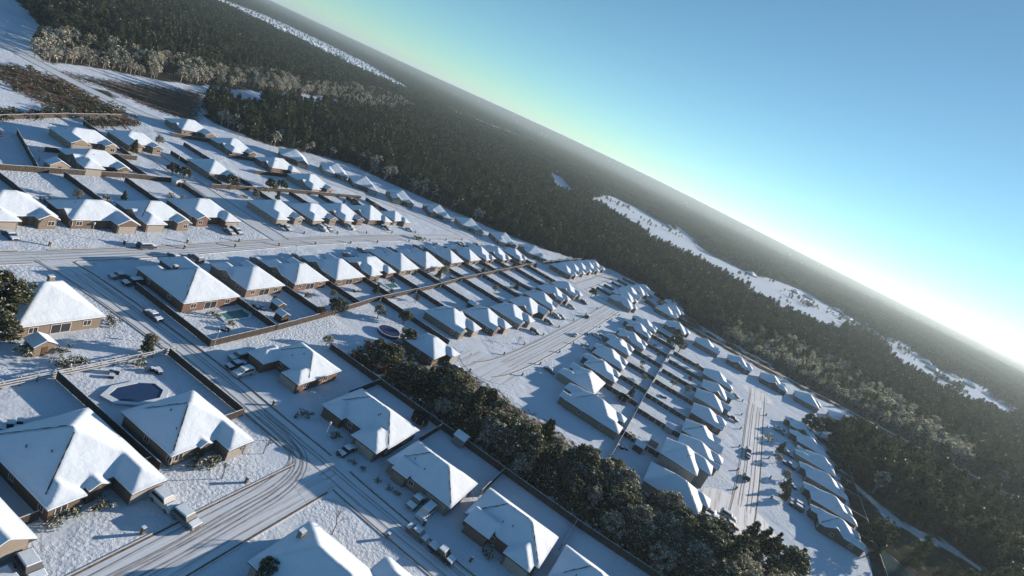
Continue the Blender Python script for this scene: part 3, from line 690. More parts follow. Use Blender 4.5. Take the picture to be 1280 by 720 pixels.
fence([(113.3, 90.2), (135.5, 91.8), (160, 94.5), (200, 95.8), (228, 98), (272, 99.5), (332, 101)], 'long rear fence line between the main street yards and the middle street yards', 'long rear boundary fences')
def side_fences(rowd, rear_t, desc, inner):
    for i, h in enumerate(rowd):
        if i+1 < len(rowd): x = (h[1]+rowd[i+1][0])/2
        else: x = h[1]+2
        mid = h[2]+(h[3]-h[2])*inner
        fence([(x, mid), (x+0.3, rear_t(x) if callable(rear_t) else rear_t)], f'side fence after {ORD[i]} house {desc}')
rear1 = lambda s: float(np.interp(s, [92, 135, 160, 200, 228, 272, 332], [90, 91.8, 94.5, 95.8, 98, 99.5, 101]))+0.3
side_fences(R['B'], rear1, 'right of the corner house below main street', .3)
side_fences(R['C'], lambda s: rear1(s)-.6, 'from the tree belt above middle street', .6)
side_fences(R['D1'], 4.6, 'from the tree belt below middle street', .3)
side_fences(R['D2'], 4.0, 'from the tree belt left of east street', .6)
side_fences(R['E'], -84, 'up the right side of east street', .4)
side_fences(R['N1'], 184, 'from the left above main street', .6)
side_fences(R['N5'], 184, 'right of side street above main street', .6)
side_fences(R['K'][:5], 101, 'from the left on the upper lane, forest side', .6)
side_fences(R['K'][5:], 66, 'from the left on the lower side of upper lane', .6)
side_fences(R['K2'], 3, 'below the upper lane by the track', .4)
fence([(160, 2.5), (232, 4.2), (300, 5.6), (345, 6.5)], 'long dark rear fence running up between middle street yards and east street yards', 'long rear boundary fences')
fence([(194, -83), (292, -85), (306, -80)], 'rear fence at the dark wood right of the east street', 'long rear boundary fences')
fence([(84, 184.5), (115.5, 186.2), (137, 187.5), (156, 186.1)], 'brown boundary fence between main street yards and upper yards, beside a tiny shed', 'long rear boundary fences')
fence([(165.5, 184), (205, 186), (262, 186)], 'boundary fence right of the side street behind its first houses', 'long rear boundary fences')
fence([(345, 101), (428, 98)], 'rear fence of the upper lane yards along the forest foot', 'long rear boundary fences')
for i, (a, b) in enumerate([((107, 186), (117, 218)), ((93, 186), (104, 229)), ((142, 188), (142, 206)), ((118, 204), (150, 206)), ((148, 206), (150, 240))]):
    fence([a, b], f'{ORD[i]} side fence counted from below in the upper-left yards')
for i, (a, b) in enumerate([((172, 186), (172, 218)), ((188, 186), (188, 232)), ((206, 206), (242, 206)), ((206, 224), (232, 224)), ((190, 243), (222, 243))]):
    fence([a, b], f'{ORD[i]} yard fence in the block between side street and forest edge')
fence([(100, 229.5), (115, 229), (146, 245), (176, 258)], 'dark wall-like fence along the uppermost yards below the brown hill', 'long rear boundary fences')
# pale post-and-rail fence, its rails topped with snow
def rail_fence(a, b):
    p0 = W(*a); root = empty('rail_fence', p0, 0, 'pale three-rail fence with snow on its rails behind the two pool yards', 'fence')
    A, B = Vector((0, 0, 0)), W(*b)-p0; L = B.length; n = int(L/2.6); rz = math.atan2(B.y, B.x); st = L/n
    def rail():
        mb = MB(); mb.box(0.0, st-.02, -.05, .02, 0, .17); mb.box(0, st-.02, -.06, .03, .171, .23, 1); return mb.mesh('rail', [M['white_rail'], M['snowcap']])
    def rpost():
        mb = MB(); mb.box(-.09, .09, 0.022, .18, 0, 1.75); mb.box(-.1, .1, 0.01, .19, 1.75, 1.83, 1); return mb.mesh('rail_post', [M['fence'], M['snowcap']])
    rm, pm = rail(), rpost()
    for i in range(n+1):
        q = A+(B-A)*(i/n); link('rail_post', pm, root, q, rz)
        if i < n:
            for z in (0.35, 0.85, 1.38): link('rail', rm, root, (q.x, q.y, z), rz)
rail_fence((35, 89.7), (84.5, 89.7))

# ------------------------------------------------------------------ pools, sheds and yard things
def pool(outline, z, water, deckout, name, label, cat='swimming pool'):
    cx = sum(p[0] for p in outline)/len(outline); cy = sum(p[1] for p in outline)/len(outline)
    root = empty(name, W(cx, cy), GA, label, cat)
    dk = MB(); D_ = [((x-cx)*deckout+0, (y-cy)*deckout) for x, y in outline]; n = len(outline); I = [(x-cx, y-cy) for x, y in outline]
    for k in range(n):
        a, b = k, (k+1) % n
        dk.quad([(*I[a], z+.1), (*D_[a], z+.1), (*D_[b], z+.1), (*I[b], z+.1)], 1); dk.quad([(*D_[a], z+.1), (*D_[a], 0), (*D_[b], 0), (*D_[b], z+.1)])
        dk.quad([(*I[b], z+.1), (*I[b], z-.2), (*I[a], z-.2), (*I[a], z+.1)])
    link('pool_surround', dk.mesh('pool_surround', [M['deck'], M['snowcap']]), root)
    wt = MB(); wt.quad([(*p, z-.05) for p in I]); link('pool_water', wt.mesh('pool_water', water), root); return root
r_ = pool([(65.6, 81.6), (66.2, 79.2), (68.5, 77.6), (72.4, 77.2), (74.3, 79.0), (74.2, 81.4), (71.8, 82.8), (68, 83.0)], 0.32, M['pool'], 1.28, 'swimming_pool', 'dark blue angular swimming pool with raised snowy surround, in the near fenced yard')
pool([(104.6, 101.2), (104.4, 98.0), (110.5, 97.6), (112, 99.0), (111.6, 101.4)], 0.12, M['pool_teal'], 1.3, 'swimming_pool', 'teal swimming pool behind the red brick corner house')
pool([(178, 104.0), (178, 100.5), (183, 100.3), (184, 103.5)], 0.12, M['pool_teal'], 1.3, 'swimming_pool', 'small teal pool behind a house midway along the main street yards')
def round_pool(s, t, r, mat, label, cat, h=1.2, name='round_pool'):
    root = empty(name, W(s, t), GA, label, cat); mb = MB(); n = 20
    for k in range(n):
        a, b = 2*PI*k/n, 2*PI*(k+1)/n; mb.quad([(r*math.cos(a), r*math.sin(a), 0), (r*math.cos(b), r*math.sin(b), 0), (r*math.cos(b), r*math.sin(b), h), (r*math.cos(a), r*math.sin(a), h)])
        mb.quad([(r*math.cos(a), r*math.sin(a), h), (r*math.cos(b), r*math.sin(b), h), ((r+.2)*math.cos(b), (r+.2)*math.sin(b), h), ((r+.2)*math.cos(a), (r+.2)*math.sin(a), h)], 1)
    link('rim', mb.mesh('rim', [mat, M['snowcap']]), root)
    mb = MB(); mb.quad([(r*math.cos(2*PI*k/n), r*math.sin(2*PI*k/n), h-.12) for k in range(n)]); link('cover', mb.mesh('cover', mat), root)
round_pool(147, 77.5, 3.4, M['blue_cover'], 'round above-ground pool with blue cover among the tree belt tops', 'pool')
def trampoline(s, t, label):
    root = empty('trampoline', W(s, t), GA, label, 'trampoline'); r = 2.3; n = 16; net = MB(); fr = MB(); mat = MB()
    for k in range(n):
        a, b = 2*PI*k/n, 2*PI*(k+1)/n; P = (r*math.cos(a), r*math.sin(a)); Q = (r*math.cos(b), r*math.sin(b))
        net.quad([(*P, .95), (*Q, .95), (*Q, 2.5), (*P, 2.5)])
        if k % 2 == 0: fr.tube((P[0]*1.03, P[1]*1.03, 0), (P[0]*1.03, P[1]*1.03, 2.6), .04)
        fr.tube((*P, .92), (*Q, .92), .05)
    mat.quad([(r*math.cos(2*PI*k/n), r*math.sin(2*PI*k/n), .93) for k in range(n)])
    link('net', net.mesh('net', M['black']), root); link('frame', fr.mesh('frame', M['metal']), root); link('jumping_mat', mat.mesh('jumping_mat', M['black']), root)
trampoline(116.8, 44.5, 'round black netted trampoline in the yard behind the notched brown house')
trampoline(206, 10, 'round netted trampoline in a yard below the middle street')
def shed(s, t, w, d, h, label, wall, rz=0.0, name='garden_shed', cat='shed'):
    root = empty(name, W(s, t), GA+rz, label, cat); mb = MB(); mb.box(-w/2, w/2, -d/2, d/2, 0, h)
    mb.quad([(-w/2, -d/2, h), (w/2, -d/2, h), (0, -d/2, h+w*.28)]); mb.quad([(w/2, d/2, h), (-w/2, d/2, h), (0, d/2, h+w*.28)]); link('wall', mb.mesh('wall', wall), root)
    rf = MB(); o = .2; z = h-.08; k = w*.28+.08
    for sg in (-1, 1):
        A = [(sg*(w/2+o), -d/2-o, z), (sg*(w/2+o), d/2+o, z), (0, d/2+o, z+k), (0, -d/2-o, z+k)]; Bq = [(x, y, zz+.16) for x, y, zz in A]
        rf.quad(Bq if sg < 0 else Bq[::-1]); rf.quad(A); rf.quad([A[0], A[1], Bq[1], Bq[0]]); rf.quad([A[0], A[3], Bq[3], Bq[0]]); rf.quad([A[1], A[2], Bq[2], Bq[1]])
    link('roof', rf.mesh('roof', M['snow']), root)
    dr = MB(); dr.box(-.5, .5, -d/2-.05, -d/2+.01, 0.05, 1.9); link('door', dr.mesh('door', M['door']), root)
for a in [(63, 98.3, 3.6, 3.0, 2.2, 'small tan shed with bushes behind the wide hip-roofed tan house', M['brick'][1]),
          (118.3, 94.0, 2.6, 2.6, 2.2, 'dark shed with white roof at a yard corner by the long rear fence', M['fence']),
          (121.5, 99.0, 2.6, 2.8, 2.2, 'dark shed against the side fence, higher up than its white-roofed neighbour', M['fence']),
          (120.0, 34.0+0, 3.0, 3.0, 2.3, 'small pale shed by the rear fence above the hip-roofed house', M['grey_siding']),
          (113.5, 188.8, 5.5, 3.0, 2.2, 'low white shed on the brown boundary fence at upper left', M['white_rail']),
          (151, 184.2, 2.6, 2.6, 2.2, 'white-roofed shed at the end of the brown boundary fence', M['frame']),
          (152, 6.8, 4.5, 3.0, 2.5, 'grey shed in the open lot at the tree belt end of the dark rear fence', M['grey_siding']),
          (186.5, -6.5, 3, 3, 2.2, 'shed beside the grey two-storey house', M['grey_siding']),
          (206, 79, 3, 3, 2.2, 'snow-roofed shed in a yard on the upper side of the middle street', M['fence']),
          (176, -3, 3.6, 3.0, 2.2, 'shed with a snowy roof behind the grey two-storey house', M['fence']),
          (205, -9, 3.4, 3.0, 2.2, 'low grey shed in the yard left of the east street', M['grey_siding'])]: shed(*a)
# low snowy garden heaps and patio furniture, one object each
def yard_thing(s, t, k, label, cat, name):
    mb = MB(); rnd = random.Random(k)
    for i in range(3+k % 3):
        x, y = rnd.uniform(-1.2, 1.2), rnd.uniform(-1.2, 1.2); a = rnd.uniform(.25, .6); h = rnd.uniform(.4, 1.0)
        mb.box(x-a, x+a, y-a, y+a, 0, h, 0); mb.box(x-a-.03, x+a+.03, y-a-.03, y+a+.03, h+.002, h+.14, 1)
    tag(link(name, mb.mesh(name, [M['fence'], M['snowcap']]), None, W(s, t), GA+k), label, cat)
for k, (s, t, l) in enumerate([(46, 82, 'snow-capped garden seats in the big blue-shaded yard at left'), (50, 80.5, 'snow-capped table in the big blue-shaded yard at left'), (101, 94.0, 'patio set on the snow by the teal pool'),
    (76.5, 84.5, 'snowy loungers at the corner of the kidney pool yard'), (70, 86.5, 'snow-covered patch of chairs behind the dark blue pool'), (117, 101, 'patio chairs behind the second main street house'),
    (160, 101, 'garden clutter in a sunny yard near the long rear fence'), (218, 104, 'dark garden clutter between two main street yards'), (226, 101, 'stack of patio furniture under a bare tree midway along the yards'),
    (184, 30-18, 'patio clutter behind a middle street house near the tree belt'), (172, 1, 'climbing frame beside the dark rear fence near the open lot'), (236, -2, 'garden furniture in the yard left of the east street')]):
    yard_thing(s, t, k, l, 'garden furniture', 'garden_furniture')

# ------------------------------------------------------------------ cars
def car_meshes(kind):
    L, Wd, H_ = dict(sedan=(4.7, 1.8, 1.42), suv=(4.8, 1.95, 1.78), pickup=(5.6, 2.0, 1.85), van=(5.0, 2.0, 1.9))[kind]
    hood = 0.92 if kind == 'sedan' else 1.12
    prof = {'sedan': [(-.5, .35), (-.5, .85), (-.44, hood), (-.30, hood+.02), (-.18, H_-.03), (.12, H_), (.27, hood+.04), (.44, .88), (.5, .72), (.5, .35)],
            'suv': [(-.5, .4), (-.5, 1.05), (-.47, H_-.12), (-.40, H_), (.10, H_), (.24, hood+.06), (.45, .98), (.5, .82), (.5, .4)],
            'pickup': [(-.5, .5), (-.5, 1.12), (-.14, 1.12), (-.13, H_-.04), (-.05, H_), (.12, H_), (.22, hood+.06), (.46, 1.05), (.5, .85), (.5, .5)],
            'van': [(-.5, .4), (-.5, 1.1), (-.48, H_-.08), (-.44, H_), (.16, H_), (.32, hood+.12), (.47, .95), (.5, .8), (.5, .4)]}[kind]
    top = H_-.25
    mb = MB(); n = len(prof)
    ys = lambda z: Wd/2*(1.0 if z <= hood+.05 else 1.0-.16*(z-hood)/(H_-hood))
    Lf = [(x*L, -ys(z), z) for x, z in prof]; Rt = [(x*L, ys(z), z) for x, z in prof]
    for k in range(n): j = (k+1) % n; mb.quad([Lf[k], Lf[j], Rt[j], Rt[k]])
    mb.quad(Lf[::-1]); mb.quad(Rt)
    body = mb
    gl = MB()                                                       # side and front glass just proud of the body
    gx0, gx1 = {'sedan': (-.24, .20), 'suv': (-.44, .17), 'pickup': (-.12, .17), 'van': (-.45, .24)}[kind]
    for sg in (-1, 1):
        q = [(gx0*L, sg*(ys(hood+.06)+.012), hood+.06), (gx1*L, sg*(ys(hood+.06)+.012), hood+.06), ((gx1-.06)*L, sg*(ys(H_-.12)+.012), H_-.12), ((gx0+.04)*L, sg*(ys(H_-.12)+.012), H_-.12)]
        gl.quad(q if sg < 0 else q[::-1])
    sc = MB()                                                       # snow blanket on roof and bonnet
    rx0, rx1 = {'sedan': (-.20, .12), 'suv': (-.42, .12), 'pickup': (-.12, .13), 'van': (-.45, .17)}[kind]
    def blanket(x0, x1, z, w, th, zf=None):
        nn = 4; top_ = []
        zf = z if zf is None else zf
        for (xx, zz, ins) in ((x0*L, z, 0), (x0*L+.08, z+th, .1), (x1*L-.08, zf+th, .1), (x1*L, zf, 0)): top_.append([(xx, -w/2+ins, zz), (xx, w/2-ins, zz)])
        for k in range(3): sc.quad([top_[k][0], top_[k+1][0], top_[k+1][1], top_[k][1]])
        sc.quad([top_[0][0], top_[3][0], top_[2][0], top_[1][0]]); sc.quad([top_[0][1], top_[1][1], top_[2][1], top_[3][1]])
    blanket(rx0, rx1, H_+.005, Wd*.84, .14); blanket(.25, .49, hood+.09, Wd*.94, .12, .90 if kind == 'sedan' else 1.02)
    if kind == 'sedan': blanket(-.49, -.30, .93, Wd*.9, .13)
    if kind == 'pickup': blanket(-.49, -.15, 1.13, Wd*.92, .12)
    wh = MB(); wh.tube((0, -.11, 0), (0, .11, 0), .33, n=12)
    rm = MB(); rm.tube((0, -.125, 0), (0, .125, 0), .19, n=8)
    lt = MB(); lt.box(-.03, .03, -.14, .14, -.07, .07)
    return dict(body=body, glass=gl, snow=sc, wheel=shared('wheel', lambda: wh.mesh('wheel', M['tyre'])), rim=shared('rimm', lambda: rm.mesh('rim', M['rim'])), light=shared('lightm', lambda: lt.mesh('headlight', M['frame'])), L=L, W=Wd)
_cm = {}
def car(s, t, ang, kind, col, label, cat='car', group='parked snow-covered cars'):
    if kind not in _cm: _cm[kind] = car_meshes(kind)
    c = _cm[kind]; root = empty('parked_' + {'sedan': 'car', 'suv': 'car', 'pickup': 'pickup', 'van': 'van'}[kind], W(s, t), GA+math.radians(ang), label, cat, group)
    link('body', shared(('cb', kind, col), lambda: c['body'].mesh('body', M['car_'+col])), root)
    link('window', shared(('cg', kind), lambda: c['glass'].mesh('window', M['glass'])), root)
    link('snow_cover', shared(('cs', kind), lambda: c['snow'].mesh('snow_cover', M['snowcap'])), root)
    for x in (-.31, .31):
        for y in (-1, 1): w = link('wheel', c['wheel'], root, (x*c['L'], y*(c['W']/2-.1), .33)); link('rim', c['rim'], w)
    for y in (-1, 1): link('headlight', c['light'], root, (c['L']/2, y*(c['W']/2-.3), .72))
    return root
near_cars = [(57.9, 54.6, -90, 'suv', 'white', 'snow-covered car nearest the garage of the dormered house', 'car'), (58.2, 49.9, -88, 'suv', 'grey', 'snow-covered car at the drive foot below the dormered house', 'car'),
    (39.5, 53.8, -95, 'suv', 'grey', 'snow-covered car on the drive at the lower left corner', 'car'), (36.7, 52.6, -92, 'pickup', 'white', 'pickup cut by the lower left corner', 'pickup'),
    (93.2, 28.9, 180, 'pickup', 'grey', 'dark pickup on the drive of the hip-roofed house', 'pickup'), (92.4, 26.0, 180, 'van', 'white', 'white van on the drive of the hip-roofed house', 'van'),
    (86.6, 24.0, -88, 'sedan', 'grey', 'grey car parked in the street opposite the bright lawn', 'car'), (86.3, 18.2, -92, 'pickup', 'black', 'dark pickup parked behind the grey car in the street', 'pickup'),
    (92.6, 80.6, 180, 'sedan', 'black', 'uppermost of three cars before the L-shaped brown brick house', 'car'), (92.0, 77.6, 180, 'suv', 'white', 'lowest of three cars before the L-shaped brown brick house', 'car'), (95.2, 82.9, 178, 'suv', 'grey', 'rear one of three cars before the L-shaped brown brick house', 'car'),
    (92.6, 47.0, 180, 'sedan', 'black', 'black car at the front of the notched brown house', 'car'),
    (92.2, 122.0, 180, 'sedan', 'grey', 'snow-topped car left of the red brick corner house, upper of two', 'car'), (93.2, 118.4, 180, 'suv', 'black', 'snow-topped car left of the red brick corner house, lower of two', 'car'),
    (88.6, 103.6, -88, 'sedan', 'dark blue', 'car with a white roof parked alone along the cross street', 'car'),
    (108.5, 136.6, 0, 'suv', 'dark blue', 'dark suv driving along the main street with its front snow-free', 'car'),
    (112.5, 130.0, 90, 'sedan', 'grey', 'car at the top of the corner house drive, left of the pair', 'car'), (118, 128.6, 90, 'suv', 'grey', 'car on the drive right of the corner house', 'car')]
for a in near_cars: car(*a)
rc = random.Random(3)
def drive_cars(rowd, t_fn, ang, where, kinds=('suv', 'sedan', 'pickup', 'suv')):
    for i, h in enumerate(rowd):
        nn = rc.choice([0, 1, 1, 2])
        for k in range(nn):
            x = (h[0]+h[1])/2 + (1.6 if h[4] % 2 == 0 else -5.0) + k*3.1; col = rc.choice(CARCOL)[0]; kd = rc.choice(kinds)
            car(x, t_fn(h)+rc.uniform(-.8, .8), ang+rc.uniform(-3, 3), kd, col, f'{["left", "right"][k] if nn > 1 else "single"} snowy {"pickup" if kd == "pickup" else "car"} at the {ORD[i]} house {where}', 'pickup' if kd == 'pickup' else 'car')
drive_cars(R['N1'], lambda h: h[2]-2.6, -90, 'from the left above main street')
drive_cars(R['C'], lambda h: h[2]-3.2, -90, 'from the tree belt above middle street')
drive_cars(R['D1'], lambda h: h[3]+3.0, 90, 'from the tree belt below middle street')
drive_cars(R['D2'], lambda h: h[2]-2.6, -90, 'from the tree belt left of east street')
drive_cars(R['E'], lambda h: h[3]+3.2, 90, 'up the right side of east street')
drive_cars(R['B'][1:], lambda h: h[3]+3.4, 90, 'right of the corner house below main street')
drive_cars(R['N5'], lambda h: h[2]-2.8, -90, 'right of side street above main street')
for i, (s, t, a) in enumerate([(206, -38.6, 0), (227, -38.8, 0), (170, -33.5, -90), (166, -34.5, -80), (233, -38.9, 0), (247, 43.6, 0), (286, 49.2, 0)]):
    car(s, t, a, ['suv', 'sedan'][i % 2], CARCOL[(i*2+1) % 6][0], ['dark car parked at the kerb midway down the east street', 'car at the kerb of the east street above the others', 'car beside the east street turning head, nearer the house', 'car beside the east street turning head, nearer the trees',
        'uppermost of the cars at the kerb of the east street', 'car at the lower kerb of the middle street', 'car at the upper kerb far along the middle street'][i], 'car')

# ------------------------------------------------------------------ mailboxes and lamps
def mailbox(s, t, label, face=-90):
    root = empty('mailbox', W(s, t), GA+math.radians(face), label, 'mailbox', 'kerbside mailboxes')
    def a(): mb = MB(); mb.box(-.22, .22, -.22, .22, 0, 1.15); mb.box(-.26, .26, -.26, .26, 1.15, 1.24); return mb.mesh('pillar', M['brick'][2])
    def b(): mb = MB(); mb.box(-.12, .30, -.1, .1, .78, .98); return mb.mesh('letter_box', M['black'])
    def c(): mb = MB(); mb.box(-.26, .26, -.26, .26, 1.242, 1.36); return mb.mesh('snow_cap', M['snowcap'])
    link('pillar', shared('mp', a), root); link('letter_box', shared('ml', b), root); link('snow_cap', shared('ms', c), root)
for s, t, l in [(52.4, 51.4, 'brick mailbox at the kerb before the dormered house, casting a long shadow'), (70.9, 51.4, 'brick mailbox at the kerb before the kidney pool house'), (81.4, 27.2, 'mailbox at the edge of the bright corner lawn'),
    (90.4, 47.5, 'mailbox by the street before the notched brown house'), (90.3, 66, 'mailbox by the street before the L-shaped house'), (89.9, 13.5, 'mailbox by the street before the complex gabled house'), (89.8, 24.5, 'mailbox at the foot of the van drive')]: mailbox(s, t, l)
for key, tt, where, off in (('N1', 141, 'from the left above main street', 9), ('N5', 144.6, 'right of side street above main street', 9), ('B', 135.6, 'right of the corner house below main street', 3),
    ('C', 51.5, 'from the tree belt above middle street', 12), ('D1', 40.6, 'from the tree belt below middle street', 4), ('D2', -35.4, 'from the tree belt left of east street', 2), ('E', -47.5, 'up the right side of east street', 3)):
    for i, h in enumerate(R[key]):
        tq = tt if key not in ('N1',) else 139.2
        mailbox(h[0]+off, tq, f'mailbox of {ORD[i]} house {where}')
def lamp(s, t, label, h=4.2):
    root = empty('street_lamp', W(s, t), 0, label, 'street lamp', 'pale street lamps')
    mb = MB(); mb.tube((0, 0, 0), (0, 0, .5), .12, n=8); mb.tube((0, 0, .5), (0, 0, h), .07, .05, n=8); link('pole', mb.mesh('pole', M['metal']), root)
    mb = MB(); mb.tube((0, 0, h), (0, 0, h+.12), .06, .22, n=8); mb.tube((0, 0, h+.12), (0, 0, h+.5), .20, .24, n=8); link('lamp_head', mb.mesh('lamp_head', M['frame']), root)
    mb = MB(); mb.tube((0, 0, h+.502), (0, 0, h+.7), .30, .05, n=8); link('lamp_cap', mb.mesh('lamp_cap', M['snowcap']), root)
lamp(91.2, 52.2, 'pale street lamp at the street junction before the notched brown house')
lamp(97.4, 142.6, 'pale street lamp at the drive of a main street house')
lamp(93.0, 88.5, 'slim pale lamp at the corner of the teal pool yard'); lamp(166, 205, 'pale street lamp along the side street')
lamp(158, 54, 'street lamp at the middle street turning head'); lamp(248, 243, 'street lamp on the perimeter street by the forest', 6)

# ------------------------------------------------------------------ trees
def leaf_cloud(centers, radii, n_per, size, r, snow_top=0.15, snow_any=0.03, flat=0.5, tri=False, droop=0.0):
    """many small leaf-sized faces around clump centres; returns verts, faces, per-vertex colour"""
    cn = np.repeat(np.arange(len(centers)), n_per); c = centers[cn]; n = len(cn)
    d = r.normal(size=(n, 3)); d /= np.linalg.norm(d, axis=1)[:, None]; rad = radii[cn][:, None]*(r.random((n, 1))**0.45)
    p = c + d*rad*np.array([1, 1, 0.75])
    a = r.normal(size=(n, 3)); a[:, 2] *= flat; a[:, 2] -= droop; a /= np.linalg.norm(a, axis=1)[:, None]
    b = np.cross(a, r.normal(size=(n, 3))); b /= np.linalg.norm(b, axis=1)[:, None]
    s = size*(0.6+0.8*r.random((n, 1)))
    if tri: v = np.stack([p-a*s-b*s*.5, p+a*s*1.2, p-a*s*.6+b*s*.6], 1); k = 3
    else: v = np.stack([p-a*s-b*s*.45, p+a*s*.2-b*s*.55, p+a*s, p-a*s*.1+b*s*.55], 1); k = 4
    top = np.clip(d[:, 2], 0, 1)
    sn = (r.random(n) < snow_any + snow_top*top).astype(float)
    tone = np.clip(0.48+0.10*r.normal(size=n)+0.30*(r.random(len(centers))[cn]-.5)*2, 0, 1)
    col = np.repeat(np.stack([tone, sn, np.zeros(n), np.ones(n)], 1), k, axis=0)
    f = np.arange(n*k).reshape(n, k)
    return v.reshape(-1, 3), f, col
def limb_mb(h, r0, limbs, rnd, top=0.8):
    mb = MB(); p = Vector((0, 0, 0)); n = 4
    for k in range(n):
        q = Vector((rnd.uniform(-.15, .15)*k, rnd.uniform(-.15, .15)*k, h*top*(k+1)/n)); mb.tube(p, q, r0*(1-k/n*.75), r0*(1-(k+1)/n*.75), 6); p = q
    for (a, b, r1) in limbs: mb.tube(a, b, r1, r1*.35, 4)
    return mb
def merge(name, mb, cloud, mats):
    v, f, col = cloud; n0 = len(mb.v) if mb else 0
    V = (mb.v if mb else []) + v.tolist(); F = (mb.f if mb else []) + (f+n0).tolist()
    me = bpy.data.meshes.new(name); me.from_pydata(V, [], F)
    for m in mats: me.materials.append(m)
    if mb: me.polygons.foreach_set('material_index', [1]*len(mb.f)+[0]*len(f))
    a = me.color_attributes.new('leaf', 'FLOAT_COLOR', 'POINT'); a.data.foreach_set('color', np.concatenate([np.tile([.5, 0, 0, 1.], (n0, 1)), col]).astype(np.float32).reshape(-1)); me.update(); return me
def broad_tree(seed, h=11.0, R_=4.2, mat='oak', leaves=34, size=.30, snow=(.30, .05), ncl=80, bare=False):
    r = np.random.default_rng(seed); rnd = random.Random(seed)
    # clumps along limbs: lumpy crown with gaps
    n = ncl; u = r.random(n); th = r.random(n)*2*PI; el = np.arcsin(r.uniform(-.35, 1, n)); lob = 1+.22*np.sin(th*3+seed)+.15*np.sin(th*5+seed*2)
    rad = (0.62+0.38*u)*R_*lob
    c = np.stack([rad*np.cos(th)*np.cos(el), rad*np.sin(th)*np.cos(el), h*.56+np.sin(el)*h*.42*(0.75+.25*u)], 1)
    rr = r.uniform(.55, 1.15, n)*R_/4.2
    limbs = [((0, 0, h*rnd.uniform(.2, .5)), tuple(c[k]*.92), .13) for k in r.choice(n, 14, replace=False)]
    return limb_mb(h, .30, limbs, rnd, .85), leaf_cloud(c, rr, leaves, size, r, *snow)
def cone_tree(seed, h=14.0, R_=2.8, leaves=7, size=.55, snow=(.14, .015), tri=True, levels=14, taper=1.0):
    r = np.random.default_rng(seed); rnd = random.Random(seed); c = []; rr = []
    for k in range(levels):
        u = k/(levels-1); z = h*(.22+.76*u); R1 = R_*((1-u)**.75*taper*.95+.10)*(.8+.4*r.random()); m = max(2, int(7*(1-u)+2))
        ph = r.random()*6
        for j in range(m):
            a = ph+2*PI*j/m+r.normal()*.3; q = R1*(.45+.55*r.random()); c.append((q*math.cos(a), q*math.sin(a), z-.15*q)); rr.append(.5+.45*(1-u))
    return limb_mb(h, .2, [], rnd, .95), leaf_cloud(np.array(c), np.array(rr), leaves, size, r, *snow, tri=tri, droop=.25)
def pine_tall(seed, h=15.0, leaves=10, size=.5, snow=(.12, .01), ncl=34):
    r = np.random.default_rng(seed); rnd = random.Random(seed); n = ncl
    u = r.random(n)**.8; z = h*(.42+.56*u); R1 = 3.0*(1-u**2.2)*.9+.5; th = r.random(n)*2*PI; q = R1*r.uniform(.3, 1, n)
    c = np.stack([q*np.cos(th), q*np.sin(th), z], 1)
    limbs = [((0, 0, z[k]-.5), tuple(c[k]), .07) for k in range(0, n, 3)]
    return limb_mb(h, .22, limbs, rnd, .96), leaf_cloud(c, r.uniform(.7, 1.25, n), leaves, size, r, *snow, tri=True)
def frost_tree(seed, h=10.0, leaves=12, size=.42, ncl=36, R_=3.0):
    mb, cl = broad_tree(seed, h, R_, 'frost', leaves, size, (.34, .20), ncl); return mb, cl
# individually planted trees: thing > trunk, crown
VAR = {}
def variant(kind, k):
    if (kind, k) in VAR: return VAR[(kind, k)]
    if kind == 'oak': mb, cl = broad_tree(20+k, 11, 4.3, leaves=100, size=.25, snow=(.17, .03), ncl=110); ms = ('oak', 'bark')
    elif kind == 'frosted': mb, cl = broad_tree(40+k, 10, 3.6, leaves=60, size=.24, snow=(.26, .08), ncl=90); ms = ('frost', 'palebark')
    elif kind == 'conifer': mb, cl = cone_tree(60+k, 12, 2.9, leaves=44, size=.34, tri=False, levels=16, snow=(.12, .02)); ms = ('oak', 'bark')
    elif kind == 'rust': mb, cl = broad_tree(80+k, 8, 3, leaves=26, size=.28, snow=(.05, .01), ncl=60); ms = ('rust', 'bark')
    elif kind == 'bush':
        r = np.random.default_rng(90+k); n = 14; c = np.stack([r.normal(size=n)*.7, r.normal(size=n)*.7, r.uniform(.3, 1.2, n)], 1)
        mb = limb_mb(1.2, .06, [], random.Random(k)); cl = leaf_cloud(c, np.full(n, .45), 26, .14, r, .5, .10); ms = ('oak', 'bark')
    trunk = mb.mesh('trunk', M[ms[1]]); crown = merge('crown', None, cl, [M[ms[0]]]); VAR[(kind, k)] = (trunk, crown); return VAR[(kind, k)]
LOOK = {'oak': 'dark olive evergreen with snow flecks', 'frosted': 'pale frosted half-bare tree', 'conifer': 'pointed dark conifer', 'rust': 'rusty brown-leaved tree', 'bush': 'low snow-dusted bush'}
def plant(kind, k, s, t, sc, label, group=None, zs=1.0):
    tr, cr = variant(kind, k); root = empty({'oak': 'evergreen_tree', 'frosted': 'frosted_tree', 'conifer': 'conifer', 'rust': 'brown_tree', 'bush': 'bush'}[kind], W(s, t), (s*1.7+t) % 6.28, label, 'bush' if kind == 'bush' else 'tree', group)
    root.scale = (sc, sc, sc*zs); link('trunk', tr, root); link('crown', cr, root); return root
